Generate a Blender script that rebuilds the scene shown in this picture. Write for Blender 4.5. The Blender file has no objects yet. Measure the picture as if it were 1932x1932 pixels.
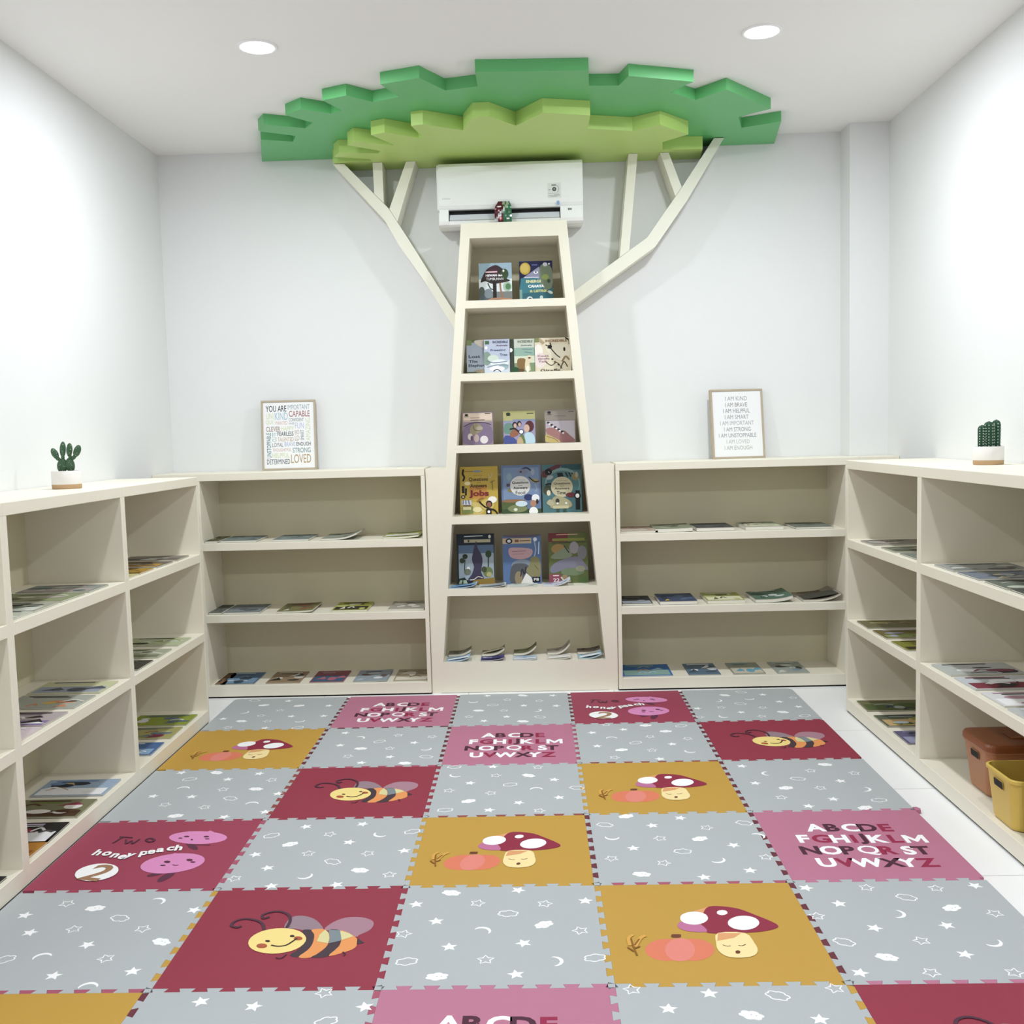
import bpy, math, random
from mathutils import Vector, Matrix

S = bpy.context.scene
COL = S.collection
# ---------------------------------------------------------------- camera
cam_data = bpy.data.cameras.new('camera')
cam = bpy.data.objects.new('camera', cam_data)
COL.objects.link(cam)
yaw, pitch, roll = -0.0297, -0.0849, -0.0268
cy, sy = math.cos(yaw), math.sin(yaw); cp, sp = math.cos(pitch), math.sin(pitch); cr, sr = math.cos(roll), math.sin(roll)
Fw = Vector((sy*cp, cy*cp, sp)); Rt = Vector((cy, -sy, 0)); Up = Rt.cross(Fw)
R2 = Rt*cr + Up*sr; U2 = Rt*(-sr) + Up*cr
M = Matrix((R2, U2, -Fw)).transposed().to_4x4()
M.translation = Vector((1.6275, -5.5547, 1.4251))
cam.matrix_world = M
cam_data.sensor_width = 36; cam_data.lens = 36*1962.5/1932
cam_data.shift_x = (966-947.42)/1932; cam_data.shift_y = (985.4-966)/1932
cam_data.clip_start = .05
S.camera = cam
# ---------------------------------------------------------------- world, exposure
w = bpy.data.worlds.new('world'); S.world = w; w.use_nodes = True
w.node_tree.nodes['Background'].inputs[0].default_value = (.9, .95, 1, 1)
w.node_tree.nodes['Background'].inputs[1].default_value = .05
S.view_settings.view_transform = 'Standard'; S.view_settings.look = 'None'
S.view_settings.gamma = 1; S.view_settings.use_curve_mapping = False
S.view_settings.exposure = -0.68
LAMP_WATTS = 46
# room constants (metres)
H = 1.2508; YF = .081; YB = .4378; HC = 3.0462
XL = -.0381; YE = -.4146; XR = 3.166; WL = -.4508; WR = 3.6004; YN = -7.2

# ---------------------------------------------------------------- materials
def lin(h):
    if isinstance(h, str):
        h = h.lstrip('#'); h = [int(h[i:i+2], 16)/255 for i in (0, 2, 4)]
    return [c/12.92 if c <= .04045 else ((c+.055)/1.055)**2.4 for c in h]
MATS = {}
NAMED = dict(bee_wing_grey='#96808a', bee_wing_pink='#a9818f', bee_dark='#43333c', bee_orange='#e8995a', bee_overlap='#dbd39b',
  bee_wing_blue='#7f8a8f', bee_yellow='#f4dc8c', bee_cheek='#ad5a3b', ink='#33201c', bee_ink='#4b2b3c', pumpkin_side='#de7c5f',
  pumpkin_mid='#e2877a', brown='#6f3a26', cap='#8f2641', cap_lilac='#c0719a', white='#fbfbfb', face='#f6e0a4', face_shade='#dfa26f',
  twig='#8a5a1c', twig_pale='#d8a44e', peach='#dd8fc0', leaf='#5e2c44', two_brown='#a17a5c', abc_dark='#4b1f33', abc_red='#96234a')
def mat(name, col, rough=.5, spec=.5, var=.03, scale=6., bump=0., bscale=200., metal=0., trans=0., alpha=1., coat=0., k=1.):
    if name in MATS: return MATS[name]
    m = bpy.data.materials.new(name); m.use_nodes = True
    nt = m.node_tree; b = nt.nodes['Principled BSDF']
    c = [x*k for x in lin(col)]
    tc = nt.nodes.new('ShaderNodeTexCoord')
    if var > 0:
        n = nt.nodes.new('ShaderNodeTexNoise'); n.inputs['Scale'].default_value = scale; n.inputs['Detail'].default_value = 3
        nt.links.new(tc.outputs['Object'], n.inputs['Vector'])
        mx = nt.nodes.new('ShaderNodeMix'); mx.data_type = 'RGBA'
        mx.inputs[6].default_value = [min(1, x*(1-var)) for x in c]+[1]; mx.inputs[7].default_value = [min(1, x*(1+var)) for x in c]+[1]
        nt.links.new(n.outputs['Fac'], mx.inputs[0]); nt.links.new(mx.outputs[2], b.inputs['Base Color'])
    else: b.inputs['Base Color'].default_value = c+[1]
    b.inputs['Roughness'].default_value = rough; b.inputs['Specular IOR Level'].default_value = spec
    b.inputs['Metallic'].default_value = metal; b.inputs['Transmission Weight'].default_value = trans
    b.inputs['Coat Weight'].default_value = coat
    if bump > 0:
        n2 = nt.nodes.new('ShaderNodeTexNoise'); n2.inputs['Scale'].default_value = bscale
        nt.links.new(tc.outputs['Object'], n2.inputs['Vector'])
        bp = nt.nodes.new('ShaderNodeBump'); bp.inputs['Strength'].default_value = bump; bp.inputs['Distance'].default_value = .002
        nt.links.new(n2.outputs['Fac'], bp.inputs['Height']); nt.links.new(bp.outputs[0], b.inputs['Normal'])
    MATS[name] = m; return m
def ink(col):
    h = NAMED.get(col, col)
    return mat('print_'+h.strip('#'), h, .55, .3, 0)
def glow(name, col, strength):
    m = bpy.data.materials.new(name); m.use_nodes = True; nt = m.node_tree
    nt.nodes.remove(nt.nodes['Principled BSDF']); e = nt.nodes.new('ShaderNodeEmission')
    e.inputs[0].default_value = col; e.inputs[1].default_value = strength
    nt.links.new(e.outputs[0], nt.nodes['Material Output'].inputs[0]); return m
M_WALL = mat('wall_paint', '#eaebea', .75, .25, .012, 2., .15, 300)
M_CEIL = mat('ceiling_paint', '#f7f6f4', .85, .2, .01, 2.)
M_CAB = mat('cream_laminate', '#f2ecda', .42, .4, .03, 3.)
M_CAB_SHADED = mat('cream_back_panel_shaded', '#d8d0b2', .5, .35, .03, 3.)  # cabinet cream darkened, shelf-interior shade put into the colour
M_BRANCH = mat('branch_paint', '#eeebdc', .5, .4, .02, 4.)
M_DKGREEN = mat('leaf_green_paint', '#65b973', .4, .45, .03, 3.)
M_LTGREEN = mat('lime_green_paint', '#bedb7c', .45, .4, .03, 3.)
M_PLASTIC = mat('white_plastic', '#f8f8f8', .28, .5, .01, 3.)
M_PAGES = mat('paper_pages', '#e6e2d6', .8, .2, .05, 80.)
M_DARK = mat('cavity_shade', '#141414', .6, .3, .1)  # near-black that paints the shade of gaps and openings

# ---------------------------------------------------------------- mesh builder
class MB:
    def __init__(s): s.v = []; s.f = []; s.mi = []; s.m = []; s.sm = []
    def slot(s, m):
        if m not in s.m: s.m.append(m)
        return s.m.index(m)
    def face(s, pts, m, smooth=False):
        i = len(s.v); s.v += [tuple(p) for p in pts]; s.f.append(tuple(range(i, i+len(pts)))); s.mi.append(s.slot(m)); s.sm.append(smooth)
    def mesh(s, V, F, m, smooth=False):
        i = len(s.v); s.v += [tuple(p) for p in V]; k = s.slot(m)
        for f in F: s.f.append(tuple(a+i for a in f)); s.mi.append(k); s.sm.append(smooth)
    def box(s, a, b, m):
        x0, y0, z0 = a; x1, y1, z1 = b
        V = [(x0,y0,z0),(x1,y0,z0),(x1,y1,z0),(x0,y1,z0),(x0,y0,z1),(x1,y0,z1),(x1,y1,z1),(x0,y1,z1)]
        s.mesh(V, [(3,2,1,0),(4,5,6,7),(0,1,5,4),(1,2,6,5),(2,3,7,6),(3,0,4,7)], m)
    def bbox(s, a, b, m, r=.002):
        """box with its edges eased"""
        x0, y0, z0 = a; x1, y1, z1 = b
        r = min(r, (x1-x0)/3, (y1-y0)/3, (z1-z0)/3)
        ring = lambda z, q: [(x0+q+r*0, y0+r, z), (x0+r, y0+q, z), (x1-r, y0+q, z), (x1-q, y0+r, z), (x1-q, y1-r, z), (x1-r, y1-q, z), (x0+r, y1-q, z), (x0+q, y1-r, z)]
        def rr(z, ins): return [(x0+ins, y0+r+ins*0, z), (x0+r, y0+ins, z), (x1-r, y0+ins, z), (x1-ins, y0+r, z), (x1-ins, y1-r, z), (x1-r, y1-ins, z), (x0+r, y1-ins, z), (x0+ins, y1-r, z)]
        L = [rr(z0, r), rr(z0+r, 0), rr(z1-r, 0), rr(z1, r)]
        V = sum(L, []); F = [tuple(range(7, -1, -1)), tuple(range(24, 32))]
        for k in range(3):
            for i in range(8):
                j = (i+1) % 8; F.append((k*8+i, k*8+j, k*8+8+j, k*8+8+i))
        s.mesh(V, F, m)
    def prism(s, poly, lo, hi, m, axis='z', mside=None):
        """extrude a 2-D outline; axis z: (x,y) outline, axis y: (x,z) outline, axis x: (y,z) outline"""
        a = sum(poly[i][0]*poly[(i+1) % len(poly)][1]-poly[(i+1) % len(poly)][0]*poly[i][1] for i in range(len(poly)))
        if a < 0: poly = poly[::-1]
        if axis == 'y': poly = poly[::-1]
        P = {'z': lambda p, t: (p[0], p[1], t), 'y': lambda p, t: (p[0], t, p[1]), 'x': lambda p, t: (t, p[0], p[1])}[axis]
        n = len(poly); i0 = len(s.v)
        s.v += [P(p, lo) for p in poly]+[P(p, hi) for p in poly]
        k = s.slot(m); ks = s.slot(mside or m)
        s.f.append(tuple(i0+i for i in range(n-1, -1, -1))); s.mi.append(k); s.sm.append(False)
        s.f.append(tuple(i0+n+i for i in range(n))); s.mi.append(k); s.sm.append(False)
        for i in range(n):
            j = (i+1) % n; s.f.append((i0+i, i0+j, i0+n+j, i0+n+i)); s.mi.append(ks); s.sm.append(False)
    def lathe(s, prof, m, n=32, c=(0, 0, 0), cap=True, smooth=True):
        V = []; F = []
        for r, z in prof:
            for i in range(n):
                t = 2*math.pi*i/n; V.append((c[0]+r*math.cos(t), c[1]+r*math.sin(t), c[2]+z))
        for k in range(len(prof)-1):
            for i in range(n):
                j = (i+1) % n; F.append((k*n+i, k*n+j, k*n+n+j, k*n+n+i))
        s.mesh(V, F, m, smooth)
        if cap:
            s.mesh(V[:n], [tuple(range(n-1, -1, -1))], m); s.mesh(V[-n:], [tuple(range(n))], m)
    def ball(s, c, r, m, n=14, k=10, rot=None):
        V = []; F = []
        for a in range(k+1):
            ph = math.pi*a/k
            for i in range(n):
                t = 2*math.pi*i/n
                v = Vector((r[0]*math.sin(ph)*math.cos(t), r[1]*math.sin(ph)*math.sin(t), -r[2]*math.cos(ph)))
                if rot: v = rot @ v
                V.append(tuple(v+Vector(c)))
        for a in range(k):
            for i in range(n):
                j = (i+1) % n; F.append((a*n+i, a*n+j, a*n+n+j, a*n+n+i))
        s.mesh(V, F, m, True)
    def build(s, name, parent=None, loc=None):
        me = bpy.data.meshes.new(name); me.from_pydata(s.v, [], s.f)
        for m in s.m: me.materials.append(m)
        me.polygons.foreach_set('material_index', s.mi); me.polygons.foreach_set('use_smooth', s.sm)
        me.update(); o = bpy.data.objects.new(name, me); COL.objects.link(o)
        if parent: o.parent = parent
        if loc: o.location = loc
        return o
def tag(o, label=None, cat=None, group=None, kind=None):
    if label: o['label'] = label
    if cat: o['category'] = cat
    if group: o['group'] = group
    if kind: o['kind'] = kind
    return o
def thing(name, label, cat, loc=(0, 0, 0), rz=0, group=None, rx=0):
    o = bpy.data.objects.new(name, None); COL.objects.link(o); o.empty_display_size = .05
    o.location = loc; o.rotation_euler = (rx, 0, rz)
    return tag(o, label, cat, group)
def struct(name, mb, label, cat):
    o = mb.build(name); return tag(o, label, cat, kind='structure')

# ---------------------------------------------------------------- flat printed shapes
GL = {}
def glyph(text, bold=.0):
    key = (text, bold)
    if key in GL: return GL[key]
    if text == 'M' and bold > .02:                    # heavy M
        V = [(0, 0), (0, .74), (.17, .74), (.41, .36), (.65, .74), (.82, .74), (.82, 0), (.66, 0), (.66, .44), (.45, .10), (.37, .10), (.16, .44), (.16, 0)][::-1]
        V = [(x-.41, y-.37) for x, y in V]; GL[key] = (V, [tuple(range(13))], .82, .74); return GL[key]
    if text == 'Q': bold = min(bold, .015)
    if 'M' in text: bold = 0
    cu = bpy.data.curves.new('t', 'FONT'); cu.body = text; cu.size = 1; cu.offset = bold; cu.resolution_u = 3; cu.fill_mode = 'FRONT'
    ob = bpy.data.objects.new('t', cu); COL.objects.link(ob)
    dg = bpy.context.evaluated_depsgraph_get(); me = bpy.data.meshes.new_from_object(ob.evaluated_get(dg))
    V = [(v.co.x, v.co.y) for v in me.vertices]; F = [tuple(p.vertices) for p in me.polygons]
    bpy.data.objects.remove(ob); bpy.data.curves.remove(cu); bpy.data.meshes.remove(me)
    xs = [v[0] for v in V]; ys = [v[1] for v in V]
    cx, cyy = (min(xs)+max(xs))/2, (min(ys)+max(ys))/2
    V = [(x-cx, y-cyy) for x, y in V]
    GL[key] = (V, F, max(xs)-min(xs), max(ys)-min(ys)); return GL[key]
def smooth_line(p, n=5):
    if len(p) < 3: return p
    o = []
    for i in range(len(p)-1):
        a = p[max(i-1, 0)]; b = p[i]; c = p[i+1]; d = p[min(i+2, len(p)-1)]
        for k in range(n):
            t = k/n
            o.append(tuple(.5*(2*b[j]+(c[j]-a[j])*t+(2*a[j]-5*b[j]+4*c[j]-d[j])*t*t+(3*b[j]-a[j]-3*c[j]+d[j])*t**3) for j in (0, 1)))
    o.append(p[-1]); return o
def smooth_loop(p, n=3):
    o = []; L = len(p)
    for i in range(L):
        a, b, c, d = p[i-1], p[i], p[(i+1) % L], p[(i+2) % L]
        for k in range(n):
            t = k/n
            o.append(tuple(.5*(2*b[j]+(c[j]-a[j])*t+(2*a[j]-5*b[j]+4*c[j]-d[j])*t*t+(3*b[j]-a[j]-3*c[j]+d[j])*t**3) for j in (0, 1)))
    return o
class Print:
    """lays flat ink shapes on a surface; P maps (u, v, lift) to 3-D"""
    def __init__(s, mb, P, eps=.0001): s.mb = mb; s.P = P; s.e = eps; s.k = 1
    def poly(s, pts, col, same=False):
        a = sum(pts[i][0]*pts[(i+1) % len(pts)][1]-pts[(i+1) % len(pts)][0]*pts[i][1] for i in range(len(pts)))
        if a < 0: pts = pts[::-1]
        s.mb.face([s.P(u, v, s.k*s.e) for u, v in pts], ink(col))
        if not same: s.k += 1
    def ell(s, cx, cy_, rx, ry, col, a=0, n=20, same=False):
        ca, sa = math.cos(a), math.sin(a)
        s.poly([(cx+rx*math.cos(t)*ca-ry*math.sin(t)*sa, cy_+rx*math.cos(t)*sa+ry*math.sin(t)*ca) for t in [2*math.pi*i/n for i in range(n)]], col, same)
    def rect(s, x0, y0, x1, y1, col, same=False): s.poly([(x0, y0), (x1, y0), (x1, y1), (x0, y1)], col, same)
    def stroke(s, pts, wd, col, sm=True, same=False, closed=False):
        if sm and not closed: pts = smooth_line(pts)
        n = len(pts); L = []; Rr = []
        for i in range(n):
            if closed: a, b = pts[i-1], pts[(i+1) % n]
            else: a, b = pts[max(i-1, 0)], pts[min(i+1, n-1)]
            dx, dy = b[0]-a[0], b[1]-a[1]; l = math.hypot(dx, dy) or 1; nx, ny = -dy/l*wd/2, dx/l*wd/2
            L.append((pts[i][0]+nx, pts[i][1]+ny)); Rr.append((pts[i][0]-nx, pts[i][1]-ny))
        for i in range(n if closed else n-1):
            j = (i+1) % n
            s.mb.face([s.P(q[0], q[1], s.k*s.e) for q in (Rr[i], Rr[j], L[j], L[i])], ink(col))
        if not same: s.k += 1
    def text(s, txt, cx, cy_, col, size=None, w=None, h=None, rot=0, sx=1, bold=.0, same=False):
        V, F, gw, gh = glyph(txt, bold)
        if size: ax = size*sx; ay = size
        else:
            ay = h/gh if h else w/gw
            ax = w/gw if w else ay*sx
        ca, sa = math.cos(rot), math.sin(rot)
        s.mb.mesh([s.P(cx+x*ax*ca-y*ay*sa, cy_+x*ax*sa+y*ay*ca, s.k*s.e) for x, y in V], F, ink(col))
        if not same: s.k += 1
MOTIFS = {
 (4,0): [('O',-.142,.214),('C',-.039,.179),('M',.137,.22),('S',-.237,.138),('D',.064,.111),('S',-.168,.027),('O',-.046,.045),('O',.16,.041),('S',.273,.158),('S',.035,-.051),('C',.243,-.038),('M',-.062,-.12),('O',.121,-.13),('D',-.164,-.129),('S',.016,-.219),('S',.223,-.201),('M',.135,-.28)],
 (4,2): [('C',-.153,.252),('S',.054,.265),('S',-.254,.177),('O',-.068,.179),('O',.135,.169),('S',.258,.185),('S',-.183,.065),('D',.026,.108),('C',.131,.036),('O',-.27,-.01),('M',-.046,.001),('O',.234,-.003),('S',-.133,-.088),('S',.073,-.072),('D',-.242,-.166),('O',-.029,-.161),('M',.155,-.174),('D',.266,-.158),('C',-.153,-.246),('S',.054,-.239)],
 (4,4): [('S',-.263,.253),('O',-.08,.249),('O',.126,.238),('S',.249,.253),('S',-.194,.144),('D',.016,.179),('C',.121,.107),('M',-.05,.074),('O',.228,.069),('O',-.28,.067),('S',-.14,-.01),('S',.064,-.0),('D',-.248,-.088),('O',-.038,-.086),('M',.148,-.099),('C',-.161,-.173),('S',.049,-.163),('S',-.256,-.251),('O',-.075,-.254),('O',.134,-.259)],
 (3,1): [('S',-.129,.22),('S',.076,.237),('D',-.236,.14),('O',-.027,.144),('M',.157,.137),('D',.268,.157),('C',-.15,.058),('S',.056,.068),('O',-.068,-.025),('O',.138,-.033),('S',.26,-.014),('S',-.249,-.028),('D',.029,-.097),('S',-.179,-.141),('C',.133,-.17),('M',-.041,-.206),('O',.235,-.207),('O',-.267,-.22),('S',-.132,-.28),('S',.076,-.277)],
 (3,3): [('C',-.157,.273),('S',.038,.248),('D',-.24,.193),('S',-.072,.179),('O',.117,.151),('D',.258,.19),('M',-.223,.078),('O',-.059,.06),('C',.077,.051),('M',.279,.066),('S',-.159,-.022),('S',.182,-.009),('D',.003,-.054),('O',.268,-.112),('O',-.239,-.105),('O',-.072,-.147),('M',.106,-.128),('C',-.153,-.231),('S',.195,-.214),('S',.041,-.26)],
 (2,0): [('D',-.142,.176),('S',.023,.165),('O',.213,.147),('M',-.13,.058),('O',.04,.041),('C',.175,.039),('S',-.063,-.04),('S',-.224,-.026),('D',.101,-.067),('O',-.14,-.126),('O',.027,-.161),('M',.205,-.134),('C',-.056,-.249),('S',.136,-.268),('S',.28,-.021),('S',.28,-.222),('S',-.206,.263),('C',-.052,.255),('S',.138,.233)],
 (2,2): [('D',-.234,.276),('S',-.068,.271),('O',.123,.255),('M',-.22,.168),('O',-.052,.156),('C',.084,.149),('S',-.154,.068),('S',.188,.092),('D',.01,.041),('O',-.234,-.018),('O',-.065,-.055),('M',.115,-.022),('C',-.148,-.142),('S',.203,-.117),('S',.047,-.167),('D',-.231,-.233),('S',-.064,-.241),('O',.125,-.255),('D',.277,-.011)],
 (2,4): [('S',-.224,.222),('C',.122,.224),('M',-.138,.123),('O',.042,.149),('O',.208,.109),('D',-.034,.053),('S',-.213,.009),('S',.126,.018),('C',-.107,-.052),('O',.025,-.059),('M',.189,-.081),('O',-.149,-.156),('S',.04,-.184),('D',.205,-.203),('S',-.072,-.254),('C',.128,-.279)],
 (1,1): [('S',-.199,.219),('M',-.115,.132),('O',.065,.165),('O',.228,.13),('D',-.011,.069),('S',.153,.04),('S',-.187,.019),('C',-.082,-.037),('O',.051,-.042),('M',.218,-.057),('O',-.121,-.147),('S',.068,-.168),('D',.231,-.175),('S',-.047,-.243),('C',.147,-.26)],
 (1,3): [('O',-.144,.278),('C',.044,.252),('D',.211,.234),('S',-.218,.148),('S',-.067,.191),('C',.127,.149),('M',-.134,.052),('O',.044,.067),('O',.211,.025),('D',-.031,-.022),('S',.13,-.053),('S',-.208,-.063),('C',-.104,-.126),('O',.03,-.137),('M',.195,-.161),('O',-.143,-.232),('S',.05,-.263)],
 (0,0): [('C',-.134,.169),('D',-.212,.274),('S',-.022,.249),('C',.061,.144),('S',.221,.133),('O',-.02,.058),('M',-.204,.034),('O',-.096,-.039),('S',.066,-.063),('S',-.278,-.087),('C',-.17,-.138),('O',-.036,-.144),('M',.13,-.152),('O',-.206,-.249),('S',-.016,-.27),('D',.147,-.275),('S',.234,-.068)],
 (0,2): [('S',-.141,.28),('C',.05,.271),('S',.211,.259),('M',-.212,.161),('O',-.032,.187),('O',.138,.152),('D',-.105,.083),('S',.057,.06),('S',.224,.043),('C',-.175,-.022),('O',-.045,-.029),('M',.124,-.038),('O',-.218,-.134),('S',-.028,-.147),('D',.139,-.163),('S',-.139,-.216),('C',.054,-.237)],
 (0,4): [('C',-.078,.193),('S',.121,.19),('D',.02,.253),('M',-.137,.085),('M',.034,.113),('S',.173,.042),('O',.261,.116),('D',-.031,.017),('S',-.263,-.06),('O',-.141,-.049),('O',.064,-.068),('S',.245,-.062),('S',-.06,-.146),('C',.144,-.157),('M',-.158,-.213),('O',.025,-.226),('D',.233,-.229),('O',-.277,-.219)],
 (5,1): [('S',-.002,.22),('O',.165,.28),('D',.195,.148),('S',.28,.213),('S',-.143,.245)],
 (5,3): [('O',-.25,.28),('S',-.059,.258),('D',.108,.244),('O',.258,.275),('S',-.17,.19),('C',.025,.158),('S',.183,.137)],
}
BEE_ART = [
 ('p','bee_wing_grey',[(-.024,.038),(-.018,.1),(.014,.111),(.053,.09),(.082,.05),(.092,.02),(.051,.017),(.008,.031)]),
 ('p','bee_wing_pink',[(.098,.02),(.113,.066),(.148,.096),(.193,.096),(.226,.076),(.236,.05),(.23,.017),(.206,-.011),(.193,-.023),(.151,.015)]),
 ('p','bee_dark',[(.033,.018),(.06,.021),(.074,-.008),(.08,-.056),(.075,-.095),(.057,-.136),(.03,-.124),(.05,-.087),(.053,-.032)]),
 ('p','bee_orange',[(.06,.021),(.089,.026),(.11,.008),(.122,-.025),(.124,-.073),(.109,-.111),(.09,-.139),(.057,-.136),(.075,-.095),(.08,-.056),(.074,-.008)]),
 ('p','bee_dark',[(.11,.02),(.145,.015),(.156,-.026),(.158,-.078),(.14,-.133),(.092,-.139),(.113,-.111),(.124,-.073),(.122,-.025)]),
 ('p','bee_orange',[(.145,.015),(.173,-.002),(.201,-.035),(.207,-.067),(.198,-.098),(.14,-.133),(.158,-.078),(.156,-.026)]),
 ('p','bee_dark',[(.202,-.031),(.226,-.06),(.206,-.069)]),
 ('p','bee_overlap',[(.09,-.049),(.09,-.008),(.1,.02),(.114,-.001),(.122,-.033),(.124,-.061)]),
 ('p','bee_wing_blue',[(.109,.02),(.145,.015),(.156,-.026),(.158,-.046),(.126,-.061),(.122,-.025)]),
 ('p','bee_overlap',[(.145,.012),(.174,-.004),(.189,-.023),(.159,-.044)]),
 ('p','bee_yellow',[(.056,-.031),(.058,-.048),(.056,-.064),(.05,-.08),(.041,-.093),(.028,-.104),(.013,-.111),(-.003,-.116),(-.021,-.117),(-.039,-.114),(-.056,-.108),(-.072,-.099),(-.086,-.087),(-.096,-.073),(-.103,-.057),(-.106,-.04),(-.105,-.023),(-.1,-.008),(-.091,.006),(-.079,.018),(-.063,.026),(-.046,.031),(-.027,.032),(-.008,.029),(.01,.023),(.026,.013),(.039,-.0),(.049,-.015)]),
 ('p','bee_cheek',[(-.045,-.073),(-.045,-.077),(-.046,-.081),(-.048,-.084),(-.052,-.086),(-.057,-.086),(-.062,-.086),(-.067,-.084),(-.071,-.08),(-.074,-.076),(-.076,-.072),(-.076,-.068),(-.075,-.064),(-.073,-.061),(-.069,-.059),(-.064,-.058),(-.059,-.059),(-.054,-.061),(-.05,-.064),(-.047,-.068)]),
 ('p','bee_cheek',[(.045,-.031),(.046,-.035),(.045,-.039),(.042,-.041),(.039,-.043),(.036,-.043),(.032,-.043),(.028,-.041),(.024,-.038),(.022,-.035),(.02,-.031),(.02,-.027),(.021,-.024),(.023,-.021),(.026,-.019),(.03,-.019),(.034,-.02),(.038,-.022),(.041,-.024),(.044,-.028)]),
 ('p','ink',[(-.044,-.045),(-.044,-.048),(-.046,-.051),(-.05,-.051),(-.053,-.05),(-.056,-.048),(-.058,-.045),(-.058,-.042),(-.056,-.039),(-.053,-.039),(-.049,-.04),(-.046,-.042)]),
 ('p','ink',[(.02,-.018),(.02,-.021),(.018,-.023),(.014,-.024),(.011,-.023),(.007,-.021),(.006,-.018),(.006,-.014),(.008,-.012),(.011,-.011),(.015,-.012),(.018,-.015)]),
 ('s','ink',[(-.035,-.069),(-.014,-.076),(.008,-.07),(.022,-.047),(.03,-.031)],.006),
 ('s','bee_ink',[(-.078,.021),(-.092,.059),(-.118,.083),(-.154,.093),(-.178,.079),(-.183,.053),(-.163,.04),(-.151,.048)],.009),
 ('s','bee_ink',[(-.015,.036),(-.015,.078),(-.028,.114),(-.058,.137),(-.086,.135),(-.106,.116),(-.099,.094),(-.083,.105)],.009),
 ('s','bee_ink',[(-.005,-.139),(.011,-.143),(.021,-.121)],.004),
 ('s','bee_ink',[(.174,-.113),(.183,-.121),(.181,-.134)],.004),
]
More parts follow.
